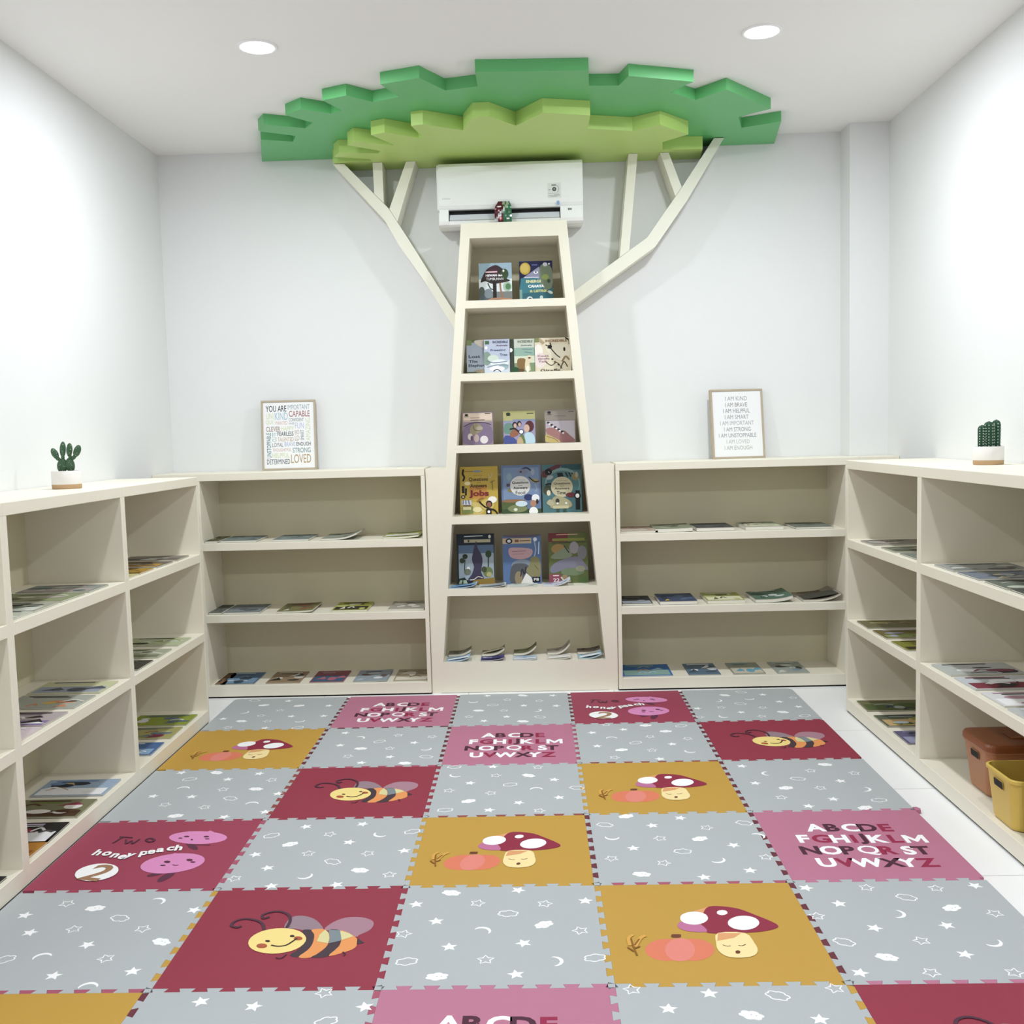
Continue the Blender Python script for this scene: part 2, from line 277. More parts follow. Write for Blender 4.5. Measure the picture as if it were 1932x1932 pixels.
MUSHROOM_ART = [
 ('p','pumpkin_side',[(-.076,-.121),(-.08,-.136),(-.087,-.149),(-.096,-.161),(-.108,-.17),(-.122,-.176),(-.136,-.179),(-.15,-.179),(-.163,-.175),(-.175,-.168),(-.185,-.159),(-.191,-.147),(-.195,-.133),(-.195,-.118),(-.192,-.104),(-.185,-.09),(-.175,-.077),(-.163,-.068),(-.149,-.061),(-.135,-.058),(-.12,-.058),(-.106,-.062),(-.094,-.069),(-.085,-.08),(-.078,-.092),(-.075,-.106)]),
 ('p','pumpkin_side',[(-.008,-.123),(-.012,-.137),(-.02,-.151),(-.03,-.162),(-.041,-.171),(-.055,-.178),(-.068,-.181),(-.082,-.18),(-.095,-.177),(-.106,-.17),(-.115,-.16),(-.121,-.148),(-.124,-.135),(-.124,-.12),(-.12,-.105),(-.113,-.092),(-.103,-.079),(-.091,-.07),(-.078,-.063),(-.064,-.059),(-.049,-.06),(-.036,-.064),(-.025,-.071),(-.016,-.082),(-.01,-.094),(-.007,-.108)]),
 ('p','pumpkin_mid',[(-.06,-.122),(-.064,-.137),(-.069,-.151),(-.077,-.163),(-.085,-.173),(-.095,-.18),(-.105,-.183),(-.114,-.183),(-.123,-.179),(-.131,-.172),(-.136,-.162),(-.14,-.149),(-.142,-.135),(-.141,-.12),(-.138,-.104),(-.133,-.09),(-.125,-.077),(-.116,-.066),(-.107,-.059),(-.096,-.055),(-.086,-.056),(-.077,-.06),(-.07,-.067),(-.064,-.078),(-.06,-.091),(-.059,-.106)]),
 ('p','brown',[(-.112,-.035),(-.108,-.032),(-.088,-.033),(-.086,-.038),(-.088,-.049),(-.094,-.053),(-.111,-.052),(-.115,-.045)]),
 ('p','face_shade',[(-.066,.064),(-.026,.108),(.02,.134),(-.002,.094),(-.04,.077)]),
 ('p','cap',[(-.002,.094),(.02,.134),(.06,.135),(.105,.118),(.143,.08),(.179,.04),(.195,.013),(.186,-.006),(.141,-.024),(.079,-.03),(-.008,-.028),(-.02,.021)]),
 ('p','cap_lilac',[(-.086,.025),(-.073,.042),(-.039,.028),(-.02,.021),(-.011,-.021),(-.062,-.017),(-.086,.004)]),
 ('p','white',[(.006,.061),(.003,.051),(-.003,.041),(-.011,.033),(-.02,.027),(-.03,.023),(-.041,.022),(-.051,.024),(-.06,.028),(-.067,.034),(-.072,.043),(-.075,.053),(-.074,.063),(-.072,.074),(-.066,.084),(-.058,.092),(-.049,.098),(-.039,.102),(-.028,.103),(-.018,.102),(-.008,.097),(-.001,.09),(.004,.082),(.006,.072)]),
 ('p','white',[(.068,.093),(.066,.087),(.061,.082),(.056,.079),(.049,.078),(.044,.079),(.039,.083),(.037,.088),(.037,.094),(.039,.101),(.043,.106),(.049,.109),(.055,.11),(.061,.109),(.066,.105),(.068,.1)]),
 ('p','white',[(.146,.027),(.142,.017),(.136,.008),(.128,-.001),(.119,-.007),(.109,-.012),(.098,-.014),(.088,-.014),(.078,-.011),(.069,-.006),(.063,.001),(.058,.01),(.056,.019),(.057,.03),(.06,.04),(.066,.05),(.074,.058),(.083,.065),(.094,.07),(.105,.072),(.116,.072),(.126,.069),(.134,.064),(.141,.057),(.145,.048),(.147,.038)]),
 ('p','face',[(.018,-.03),(.093,-.032),(.107,-.088),(.108,-.128),(.092,-.158),(.056,-.169),(.019,-.161),(.002,-.129),(.003,-.086)]),
 ('p','face_shade',[(.018,-.031),(.083,-.033),(.058,-.059),(.008,-.076)]),
 ('s','brown',[(.019,-.098),(.03,-.106),(.04,-.104)],.003),
 ('s','brown',[(.061,-.102),(.07,-.105),(.082,-.097)],.003),
 ('p','brown',[(.059,-.139),(.057,-.144),(.054,-.147),(.05,-.148),(.047,-.147),(.046,-.144),(.046,-.139),(.047,-.134),(.05,-.131),(.054,-.13),(.057,-.131),(.059,-.135)]),
 ('s','twig_pale',[(-.221,-.104),(-.202,-.056),(-.185,-.04)],.012),
 ('s','twig_pale',[(-.234,-.096),(-.234,-.055),(-.22,-.035)],.01),
 ('s','twig',[(-.22,-.151),(-.225,-.108),(-.228,-.056)],.005),
 ('s','twig',[(-.222,-.096),(-.205,-.06)],.005),
 ('s','twig',[(-.222,-.112),(-.207,-.101)],.005),
 ('s','twig',[(-.227,-.128),(-.242,-.105)],.005),
]
PEACH_ART = [
 ('p','leaf',[(.133,.029),(.133,.023),(.131,.02),(.126,.019),(.12,.021),(.112,.026),(.105,.032),(.097,.04),(.091,.049),(.086,.058),(.084,.065),(.084,.071),(.086,.075),(.091,.075),(.097,.073),(.105,.069),(.113,.062),(.12,.054),(.126,.045),(.131,.036)]),
 ('s','leaf',[(.076,.07),(.129,.063),(.167,.061)],.008),
 ('p','peach',[(.207,.127),(.208,.115),(.205,.103),(.197,.093),(.185,.084),(.169,.078),(.151,.074),(.131,.072),(.109,.073),(.087,.076),(.065,.082),(.045,.09),(.027,.099),(.012,.111),(.001,.123),(-.006,.135),(-.008,.148),(-.005,.16),(.002,.17),(.014,.179),(.03,.186),(.049,.191),(.07,.192),(.092,.191),(.115,.188),(.137,.182),(.158,.173),(.176,.163),(.19,.152),(.201,.14)]),
 ('p','peach',[(.112,.181),(.125,.197),(.15,.174),(.145,.143)]),
 ('p','leaf',[(.119,-.163),(.122,-.171),(.123,-.182),(.121,-.194),(.118,-.207),(.113,-.219),(.108,-.229),(.101,-.237),(.095,-.24),(.09,-.24),(.085,-.236),(.083,-.228),(.082,-.217),(.083,-.205),(.086,-.192),(.091,-.18),(.097,-.169),(.103,-.162),(.109,-.158),(.115,-.158)]),
 ('p','leaf',[(.083,-.166),(.084,-.17),(.082,-.176),(.078,-.181),(.072,-.187),(.065,-.191),(.057,-.195),(.05,-.197),(.044,-.197),(.039,-.196),(.036,-.193),(.035,-.188),(.037,-.183),(.041,-.178),(.047,-.172),(.054,-.167),(.062,-.164),(.069,-.162),(.076,-.161),(.081,-.163)]),
 ('p','peach',[(.187,-.065),(.191,-.082),(.19,-.099),(.185,-.116),(.175,-.132),(.162,-.146),(.146,-.157),(.127,-.166),(.106,-.172),(.085,-.175),(.064,-.174),(.044,-.169),(.025,-.161),(.009,-.151),(-.003,-.138),(-.012,-.123),(-.017,-.106),(-.017,-.089),(-.013,-.072),(-.004,-.055),(.009,-.041),(.026,-.028),(.045,-.018),(.066,-.012),(.088,-.009),(.111,-.011),(.132,-.015),(.151,-.024),(.167,-.035),(.179,-.049)]),
 ('p','peach',[(.048,-.025),(.064,-.007),(.089,-.014),(.089,-.044)]),
 ('p','leaf',[(.066,.142),(.066,.138),(.063,.136),(.058,.135),(.052,.137),(.048,.139),(.045,.143),(.046,.146),(.049,.148),(.053,.149),(.059,.148),(.064,.145)]),
 ('p','leaf',[(.139,.137),(.139,.134),(.136,.132),(.131,.131),(.126,.132),(.121,.135),(.119,.138),(.119,.142),(.122,.144),(.127,.145),(.132,.144),(.137,.141)]),
 ('p','leaf',[(.046,.127),(.045,.124),(.042,.123),(.038,.123),(.033,.125),(.031,.127),(.032,.13),(.035,.131),(.04,.131),(.044,.129)]),
 ('p','leaf',[(.147,.116),(.146,.114),(.142,.113),(.137,.113),(.132,.114),(.13,.117),(.131,.119),(.135,.12),(.14,.12),(.144,.119)]),
 ('p','leaf',[(.089,.111),(.09,.107),(.088,.106),(.086,.106),(.083,.108),(.081,.111),(.081,.114),(.082,.116),(.085,.116),(.088,.114)]),
 ('p','leaf',[(.075,-.082),(.075,-.087),(.072,-.09),(.067,-.091),(.061,-.089),(.056,-.086),(.053,-.081),(.053,-.076),(.056,-.073),(.061,-.072),(.066,-.073),(.072,-.077)]),
 ('p','leaf',[(.147,-.069),(.147,-.074),(.144,-.077),(.139,-.078),(.133,-.077),(.128,-.073),(.125,-.068),(.125,-.064),(.127,-.06),(.132,-.059),(.138,-.061),(.144,-.064)]),
 ('p','leaf',[(.069,-.111),(.068,-.113),(.064,-.115),(.058,-.115),(.053,-.113),(.05,-.11),(.051,-.107),(.055,-.106),(.061,-.106),(.067,-.108)]),
 ('p','leaf',[(.162,-.087),(.161,-.09),(.158,-.092),(.152,-.091),(.147,-.09),(.145,-.087),(.145,-.084),(.149,-.082),(.155,-.083),(.16,-.084)]),
 ('s','leaf',[(.091,-.106),(.103,-.113),(.112,-.109)],.003),
 ('p','white',[(-.08,-.138),(-.075,-.152),(-.073,-.167),(-.074,-.181),(-.079,-.194),(-.086,-.205),(-.095,-.215),(-.107,-.222),(-.12,-.226),(-.134,-.228),(-.149,-.227),(-.163,-.222),(-.177,-.216),(-.189,-.206),(-.2,-.195),(-.208,-.182),(-.213,-.168),(-.216,-.154),(-.215,-.139),(-.211,-.126),(-.204,-.114),(-.195,-.104),(-.183,-.096),(-.169,-.091),(-.154,-.09),(-.139,-.091),(-.124,-.096),(-.11,-.103),(-.098,-.113),(-.087,-.125)]),
 ('t','two_brown',(-.138,-.162),'2',.17,1.1,-14),
 ('s','leaf',[(-.19,.147),(-.138,.137)],.007),
 ('s','leaf',[(-.176,.142),(-.191,.088)],.007),
 ('s','leaf',[(-.155,.12),(-.14,.082),(-.13,.107),(-.117,.081),(-.107,.123)],.007),
 ('s','leaf',[(-.082,.112),(-.072,.129),(-.049,.111),(-.059,.093),(-.082,.112)],.008),
 ('t','white',(-.208,.005),'h',.078,.95,-8),
 ('t','white',(-.173,-.007),'o',.078,.95,-8),
 ('t','white',(-.138,-.024),'n',.078,.95,-8),
 ('t','white',(-.107,-.037),'e',.078,.95,-8),
 ('t','white',(-.086,-.032),'y',.078,.95,-8),
 ('t','white',(-.042,-.015),'p',.078,.95,8),
 ('t','white',(-.021,.002),'e',.078,.95,8),
 ('t','white',(.006,.016),'a',.078,.95,8),
 ('t','white',(.037,.028),'c',.078,.95,8),
 ('t','white',(.064,.036),'h',.078,.95,8),
]
ABC_ART = [
 ('t','white',(-.105,.135),'A',.092,1.0,0),
 ('t','abc_dark',(-.048,.133),'B',.092,1.0,0),
 ('t','white',(.017,.13),'C',.092,1.0,0),
 ('t','abc_dark',(.075,.128),'D',.092,1.0,0),
 ('t','abc_red',(.137,.125),'E',.092,1.0,0),
 ('t','white',(-.171,.037),'F',.092,1.0,0),
 ('t','abc_red',(-.111,.035),'G',.092,1.0,0),
 ('t','white',(-.05,.032),'H',.092,1.0,0),
 ('t','abc_red',(-.002,.03),'I',.092,1.0,0),
 ('t','abc_dark',(.027,.029),'J',.092,1.0,0),
 ('t','white',(.078,.027),'K',.092,1.0,0),
 ('t','abc_red',(.137,.025),'L',.092,1.0,0),
 ('t','white',(.202,.022),'M',.092,1.0,0),
 ('t','abc_dark',(-.174,-.062),'N',.092,1.0,0),
 ('t','white',(-.107,-.064),'O',.092,1.0,0),
 ('t','abc_dark',(-.05,-.066),'P',.092,1.0,0),
 ('t','white',(.017,-.069),'Q',.092,1.0,0),
 ('t','abc_red',(.08,-.071),'R',.092,1.0,0),
 ('t','white',(.146,-.074),'S',.092,1.0,0),
 ('t','abc_dark',(.189,-.075),'T',.092,1.0,0),
 ('t','white',(-.148,-.162),'U',.092,1.0,0),
 ('t','abc_red',(-.088,-.164),'V',.092,1.0,0),
 ('t','white',(-.019,-.167),'W',.092,1.0,0),
 ('t','abc_dark',(.059,-.17),'X',.092,1.0,0),
 ('t','white',(.109,-.171),'Y',.092,1.0,0),
 ('t','abc_red',(.171,-.174),'Z',.092,1.0,0),
]
DARK_OUTLINE = [(.147,.436),(.252,.007),(.409,.065),(.445,-.037),(.289,-.133),(.283,-.161),(.333,-.253),(.524,-.164),(.578,-.252),(.475,-.387),(.57,-.474),(.698,-.385),(.758,-.429),(.695,-.587),(.817,-.644),(.925,-.536),(1.055,-.595),(.994,-.779),(1.175,-.844),(1.275,-.664),(1.425,-.704),(1.424,-.891),(1.917,-.862),(1.931,-.655),(2.067,-.644),(2.1,-.769),(2.405,-.659),(2.316,-.526),(2.454,-.391),(2.576,-.534),(2.855,-.209),(2.719,-.092),(2.773,.102),(2.958,.01),(3.021,.415)]
LIGHT_OUTLINE = [(.595,.393),(.585,.236),(.797,.232),(.789,.205),(.61,.134),(.652,.054),(.855,.095),(.874,.05),(.721,-.076),(.766,-.149),(.929,-.055),(.957,-.054),(.868,-.246),(.941,-.282),(1.096,-.163),(1.117,-.194),(1.083,-.376),(1.143,-.394),(1.33,-.269),(1.335,-.312),(1.389,-.48),(1.466,-.479),(1.591,-.315),(1.72,-.508),(1.947,-.443),(1.948,-.225),(2.176,-.157),(2.303,-.247),(2.47,-.059),(2.354,.068),(2.373,.219),(2.59,.228),(2.608,.452)]# ================================================================ STRUCTURE
def tile_floor():
    m = bpy.data.materials.new('white_floor_tile'); m.use_nodes = True; nt = m.node_tree; b = nt.nodes['Principled BSDF']
    tc = nt.nodes.new('ShaderNodeTexCoord'); br = nt.nodes.new('ShaderNodeTexBrick'); br.offset = 0
    br.inputs['Color1'].default_value = lin('#fbfbfb')+[1]; br.inputs['Color2'].default_value = lin('#f9f9f9')+[1]
    br.inputs['Mortar'].default_value = lin('#c9cac8')+[1]; br.inputs['Scale'].default_value = 1; br.inputs['Mortar Size'].default_value = .002
    br.inputs['Brick Width'].default_value = .8; br.inputs['Row Height'].default_value = .8
    mp = nt.nodes.new('ShaderNodeMapping'); mp.inputs['Location'].default_value = (.35, -.05, 0)
    nt.links.new(tc.outputs['Object'], mp.inputs[0]); nt.links.new(mp.outputs[0], br.inputs['Vector']); nt.links.new(br.outputs[0], b.inputs['Base Color'])
    b.inputs['Roughness'].default_value = .35; return m
q = MB(); q.box((WL-.1, YN-.1, -.1), (WR+.1, YB+.1, 0), tile_floor()); struct('floor', q, 'glossy white tiled floor around the foam mats', 'floor')
q = MB(); q.box((WL-.1, YN-.1, HC), (WR+.1, YB+.1, HC+.1), M_CEIL); struct('ceiling', q, 'plain white ceiling with round downlights', 'ceiling')
q = MB(); q.box((WL-.1, YB, 0), (WR+.1, YB+.1, HC), M_WALL); struct('wall_back', q, 'white wall behind the tree bookshelf', 'wall')
q = MB(); q.box((WL-.1, YN, 0), (WL, YB, HC), M_WALL); struct('wall_left', q, 'white wall on the left behind the prickly pear pot', 'wall')
q = MB(); q.box((WR, YN, 0), (WR+.1, YB, HC), M_WALL); struct('wall_right', q, 'white wall on the right behind the columnar cactus pot', 'wall')
q = MB(); q.box((WL-.1, YN-.1, 0), (WR+.1, YN, HC), M_WALL); struct('wall_front', q, 'white wall at the open end of the room', 'wall')
q = MB(); q.box((3.388, .268, 0), (WR, YB, HC), M_WALL); struct('wall_corner_column', q, 'square white column boxed into the right back corner', 'column')

# ---------------------------------------------------------------- ceiling lights
M_GLOW = glow('lamp_glow', (.96, .98, 1, 1), 14)
for i, (x, y, lab) in enumerate([(.536, -1.132, 'round white ceiling downlight on the left, beside the green canopy'),
                     (2.618, -1.09, 'round white ceiling downlight on the right, beside the green canopy'),
                     (.536, -4.25, 'round white ceiling downlight on the left, near the open end of the room'),
                     (2.618, -4.25, 'round white ceiling downlight on the right, near the open end of the room')]):
    t = thing('ceiling_downlight', lab, 'ceiling light', (x, y, HC), 0, 'round ceiling downlights')
    q = MB(); q.lathe([(.07, 0), (.07, -.006), (.08, -.007), (.084, -.003), (.084, 0)], M_PLASTIC, 40, cap=False); q.build('trim_ring', t)
    q = MB(); q.lathe([(.0705, -.0005), (.0705, -.004)], M_GLOW, 40); q.build('diffuser', t)
    ld = bpy.data.lights.new('downlight_lamp', 'AREA'); ld.shape = 'DISK'; ld.size = .135; ld.energy = LAMP_WATTS; ld.color = (.90, .945, 1)
    lo = bpy.data.objects.new('downlight_lamp', ld); COL.objects.link(lo); lo.parent = t; lo.location = (0, 0, -.009)

# ================================================================ BOOKCASES
def bookcase(label, loc, rz, width, open0=.021, open1=.021, depth=None, top=None, group=None, dark_gap=False):
    """open front towards local -y, origin at the front left foot"""
    d = depth or .40
    t = thing('bookcase', label, 'bookcase', loc, rz, group)
    q = MB()
    if top:
        for a, b in top: q.bbox(a, b, M_CAB)
    else: q.bbox((0, 0, H-.042), (width, d, H), M_CAB, .0015)
    q.build('top_panel', t)
    for a, b in ((0, open0), (width-open1, width)):
        q = MB(); q.bbox((a, .0005, .009), (b, d, H-.042), M_CAB, .001); q.build('side_panel', t)
    for z in (.866, .466):
        q = MB(); q.bbox((open0, .0, z-.042), (width-open1, d-.012, z), M_CAB, .0015); q.build('shelf', t)
    q = MB(); q.bbox((open0, .0, .009), (width-open1, d-.012, .07), M_CAB, .0015); q.build('base_panel', t)
    q = MB(); q.box((.001, .008, 0), (width-.001, d-.001, .0088), M_DARK); q.build('base_gap_shade', t)  # dark strip painted in for the shadow gap under the case
    q = MB(); q.box((open0, d-.012, .009), (width-open1, d, H-.042), M_CAB_SHADED); q.build('back_panel', t)
    return t
dB = YB-YF-.002
bx0 = -.211
bookcase('cream bookcase on the back wall, left of the tree bookshelf, below the colourful word print', (bx0, YF, 0), 0, 1.0466-bx0-.002, depth=dB,
         top=[((WL-bx0+.002, 0, H-.042), (1.0446-bx0, dB, H))], group='cream bookcases along the back wall')
bookcase('cream bookcase on the back wall, right of the tree bookshelf, below the grey-lettered print', (2.0773+.002, YF, 0), 0, 3.332-2.079, depth=dB,
         top=[((0, 0, H-.042), (3.386-2.079, dB, H)), ((3.386-2.079, 0, H-.042), (WR-2.079-.002, .265-YF, H))], group='cream bookcases along the back wall')
UW = .961
for k, lab in enumerate(['cream bookcase on the left wall, farthest unit of its row, next to the back corner',
                         'cream bookcase on the left wall, middle unit of its row, under the prickly pear pot',
                         'cream bookcase on the left wall, nearest unit, cut by the left photo edge']):
    bookcase(lab, (XL, YE-(k+1)*UW+.0005, 0), math.pi/2, UW-.001, depth=-WL+XL-.002, group='cream bookcases along the left wall')
for k, lab in enumerate(['cream bookcase on the right wall, farthest unit of its row, next to the back corner',
                         'cream bookcase on the right wall, nearer unit, holding the two storage bins']):
    bookcase(lab, (XR, YE-k*UW-.0005, 0), -math.pi/2, UW-.001, depth=WR-XR-.002, group='cream bookcases along the right wall')

# ---------------------------------------------------------------- tree bookshelf (trunk)
YT = .101
trunk = thing('tree_bookshelf', 'tall tapering cream bookshelf shaped like a tree trunk, centre of the back wall', 'bookshelf', (1.56, YT, 0))
def lx(z, side, inner):
    if side < 0: return (1.3355 if inner else 1.282)-(2.548-z)*.0928-1.56 if not inner else (1.326-(2.47-z)*.0927)-1.56
    return (1.80+(2.47-z)*.0907)-1.56 if inner else (1.845+(2.548-z)*.0865)-1.56
ZT_ = 2.548; dT = YB-YT-.002
for s_ in (-1, 1):
    xo = (1.0475 if s_ < 0 else 2.0765)-1.56
    q = MB(); q.prism([(xo, 0), (xo, 1.245), (lx(1.245, s_, False), 1.245), (lx(ZT_, s_, False), ZT_), (lx(ZT_, s_, True), ZT_), (lx(0, s_, True), 0)], 0, dT, M_CAB, 'y'); q.build('side_board', trunk)
def rail(z0, z1, name, d0=0):
    q = MB(); q.prism([(lx(z0, -1, True), z0), (lx(z0, 1, True), z0), (lx(z1, 1, True), z1), (lx(z1, -1, True), z1)], d0, dT-.012, M_CAB, 'y'); return q.build(name, trunk)
rail(2.469, 2.548, 'top_rail', .0006)
TS = [2.141, 1.754, 1.367, .979, .583]
for z in TS: rail(z-.041, z, 'shelf', .0006)
rail(.002, .173, 'base_panel', .0006)
q = MB(); q.prism([(lx(.02, -1, True), .02), (lx(.02, 1, True), .02), (lx(2.5, 1, True), 2.5), (lx(2.5, -1, True), 2.5)], dT-.012, dT, M_CAB_SHADED, 'y'); q.build('back_panel', trunk)

# ---------------------------------------------------------------- canopy
ZD = 2.993; ZL = 2.925
def fix(o, yy):
    o = [list(p) for p in o]; o[0][1] = yy; o[-1][1] = yy; return o
dk = fix(DARK_OUTLINE, YB-.002); lt = fix(LIGHT_OUTLINE, YB-.002)
q = MB(); q.prism(dk, ZD, HC-.0005, M_DKGREEN)
o = q.build('canopy_board'); tag(o, 'dark green leaf-edged board, the upper canopy layer against the ceiling', 'canopy board', 'green canopy boards of the tree')
q = MB(); q.prism(lt, ZL, ZD-.0005, M_LTGREEN)
o = q.build('canopy_board'); tag(o, 'lime green leaf-edged board, the lower and smaller canopy layer', 'canopy board', 'green canopy boards of the tree')
BR = [('long cream branch board rising from the trunk to the far left of the canopy', [(.64, 2.922), (.876, 2.676), (.995, 2.481), (1.2365, 2.075), (1.229, 1.995), (1.059, 2.278), (.934, 2.463), (.851, 2.614), (.579, 2.922)]),
 ('short upright cream branch board at the left, leftmost of the two small ones there', [(.797, 2.9235), (.849, 2.9235), (.8505, 2.705), (.8, 2.757)]),
 ('short slanting cream branch board at the left, nearest the air conditioner', [(.981, 2.9235), (1.032, 2.9235), (.922, 2.603), (.88, 2.673)]),
 ('near-upright cream branch board right of the air conditioner', [(2.196, 2.9235), (2.245, 2.9235), (2.191, 2.4075), (2.139, 2.3725)]),
 ('short slanting cream branch board at the right, meeting the long branch', [(2.367, 2.9235), (2.413, 2.9235), (2.482, 2.7365), (2.447, 2.689)]),
 ('long cream branch board bending up from the trunk to the far right of the canopy', [(2.658, 2.990), (2.713, 2.990), (2.509, 2.663), (2.335, 2.424), (1.993, 2.192), (1.8835, 2.118), (1.8775, 2.190), (1.985, 2.266), (2.290, 2.473), (2.478, 2.729)])]
for k, (lab, pl) in enumerate(BR):
    q = MB(); q.prism(pl, .27 if k in (0, 5) else .272, YB-.002 if k in (0, 5) else YB-.003, M_BRANCH, 'y')
    tag(q.build('branch_board'), lab, 'branch board', 'cream branch boards of the tree')

# ---------------------------------------------------------------- air conditioner
ac = thing('air_conditioner', 'white wall-mounted split air conditioner above the tree bookshelf', 'air conditioner', (1.55, YB-.002, 2.57))
y0 = -(YB-.002-.2)
q = MB(); q.prism([(0, .322), (y0+.05, .322), (y0+.02, .312), (y0+.012, .28), (y0+.012, .085), (y0+.02, .075), (y0+.02, .075), (y0+.075, .075), (y0+.075, .004), (y0+.12, -.012), (0, .0)], -.40, .39, M_PLASTIC, 'x'); q.build('body', ac)
q = MB(); prof = [(y0+.05, .324), (y0+.018, .318), (y0+.004, .30), (y0, .27), (y0, .12), (y0+.006, .095), (y0+.018, .078), (y0+.022, .080), (y0+.013, .10), (y0+.013, .30), (y0+.05, .3215)]
q.prism(prof, -.39, .39, M_PLASTIC, 'x'); q.build('front_panel', ac)
q = MB()
tp = [(y0+.006, .0745), (y0+.0745, .0745), (y0+.0745, -.012), (y0+.035, -.013), (y0+.016, -.004), (y0+.008, .012)]
q.prism(tp, -.389, -.34, M_PLASTIC, 'x'); q.prism(tp, .267, .389, M_PLASTIC, 'x')
q.prism([(y0+.012, .014), (y0+.0745, .014), (y0+.0745, -.012), (y0+.035, -.013), (y0+.018, -.004)], -.34, .267, M_PLASTIC, 'x'); q.build('lower_trim', ac)
q = MB(); q.box((-.34, y0+.055, .0145), (.267, y0+.0745, .0745), M_DARK); q.build('air_outlet', ac)
M_LOUV = mat('louver_plastic', '#d6d8e2', .25, .5, .02)
q = MB(); q.prism([(y0+.008, .018), (y0+.03, .05), (y0+.034, .047), (y0+.013, .015)], -.335, .262, M_LOUV, 'x'); q.build('louver', ac)
q = MB(); q.box((.2, y0-.0006, .117), (.272, y0, .197), mat('sticker_film', '#e9e9e7', .4, .4, 0))
p = Print(q, lambda u, v, l: (u, y0-.0007-l, v), .0002)
p.ell(.236, .163, .011, .011, '#39413f'); p.ell(.236, .163, .006, .006, '#8f9a96'); p.rect(.221, .182, .246, .187, '#4c5250')
p.stroke([(.247, .183), (.258, .175), (.26, .160), (.252, .147)], .002, '#8a8f8c'); p.rect(.204, .159, .216, .162, '#9a9d9a'); p.rect(.203, .14, .262, .1415, '#a2a5a2'); p.rect(.203, .128, .265, .1295, '#8a8d8a'); p.rect(.235, .133, .265, .1345, '#8a8d8a'); p.rect(.215, .123, .25, .1245, '#9a9d9a')
q.build('energy_sticker', ac)
q = MB(); q.box((.249, y0+.0005, .081), (.262, y0+.006, .101), ink('#8fb0dc')); q.build('blue_tab', ac)
q = MB(); p = Print(q, lambda u, v, l: (u, y0-.0005-l, v), .0001)
p.poly([(-.371, .131), (-.365, .131), (-.368, .127)], '#6d706f'); p.rect(-.362, .1285, -.327, .1305, '#9b9d9c'); q.build('maker_mark', ac)
q = MB(); p = Print(q, lambda u, v, l: (u, y0+.0055-l, v), .0001)
p.rect(.308, .052, .3135, .062, '#55585a'); p.rect(.3155, .052, .3205, .062, '#6b6e70'); p.rect(.3225, .052, .3275, .062, '#55585a'); p.rect(.309, .056, .327, .058, '#888b8d'); q.build('display_mark', ac)
# foil sachet hanging from the louver
def sachet():
    q = MB(); rnd = random.Random(4); nx, nz = 10, 12
    mm = [mat('foil_maroon', '#5e2233', .2, .6, .1, 40., 0, metal=.35), mat('foil_green', '#3f6f55', .2, .6, .1, 40., metal=.35), mat('foil_silver', '#c8ccce', .15, .6, .05, 40., metal=.7)]
    def P(i, j, s):
        u = i/nx-.5; v = j/nz; wd = .092*(1-.35*max(0, v-.72)/.28)
        pf = .010*math.cos(math.pi*u)*math.sin(math.pi*min(1, v*1.02+.02))
        return (u*wd+.012*max(0, v-.6), -s*(pf+.0015)+.0035*math.sin(i*2.3+j*1.3)*math.sin(math.pi*v), v*.108)
    for s in (1, -1):
        for i in range(nx):
            for j in range(nz):
                m = mm[0] if i < 5 else mm[1]
                if abs((i-5)*1.0-(j-7)*.7) < 1.0 or (j > 9 and i in (4, 5, 7)): m = mm[2]
                f = [P(i, j, s), P(i+1, j, s), P(i+1, j+1, s), P(i, j+1, s)]
                q.face(f if s > 0 else f[::-1], m, True)
    p = Print(q, lambda u, v, l: (u, -.0135-l, v), .0003)
    p.ell(-.014, .016, .009, .011, '#c6505c'); p.ell(-.014, .018, .004, .006, '#f2d9da'); p.ell(-.02, .078, .012, .004, '#e9e4e6'); p.rect(.018, .01, .034, .018, '#e8efe9')
    return q.build('foil_sachet', None, (1.507, .181, 2.5655))
tag(sachet(), 'shiny maroon and green foil sachet hanging from the air conditioner louver', 'sachet')

# ================================================================ FOAM MATS
T = .6; TH = .012; A_ = .009
KIND = {(0,1): 'abc', (0,3): 'peach', (1,0): 'mushroom', (1,2): 'abc', (1,4): 'bee', (2,1): 'bee', (2,3): 'mushroom', (3,0): 'peach',
        (3,2): 'mushroom', (3,4): 'abc', (4,1): 'bee', (4,3): 'mushroom', (5,0): 'mushroom', (5,2): 'abc', (5,4): 'bee'}
M_GREY = mat('grey_foam', '#bcc1c3', .62, .3, .015, 3., .2, 900, k=.9)
M_FOAM = dict(abc=mat('pink_foam', '#c47d97', .6, .3, .02, 3., .2, 900, k=.9), peach=mat('rose_red_foam', '#a3425a', .6, .3, .03, 3., .2, 900, k=.9),
              bee=mat('crimson_foam', '#9a3549', .6, .3, .03, 3., .2, 900, k=.9), mushroom=mat('mustard_foam', '#cba046', .6, .3, .02, 3., .2, 900, k=.9))
M_TOOTH = dict(abc=M_FOAM['abc'], peach=M_FOAM['peach'], bee=M_FOAM['bee'], mushroom=M_FOAM['mushroom'],
               dark=mat('dark_red_foam', '#6e2f3c', .6, .3, .03, k=.9), rose=mat('old_rose_foam', '#a8566c', .6, .3, .03), brick=mat('brick_foam', '#8f4a45', .6, .3, .03))
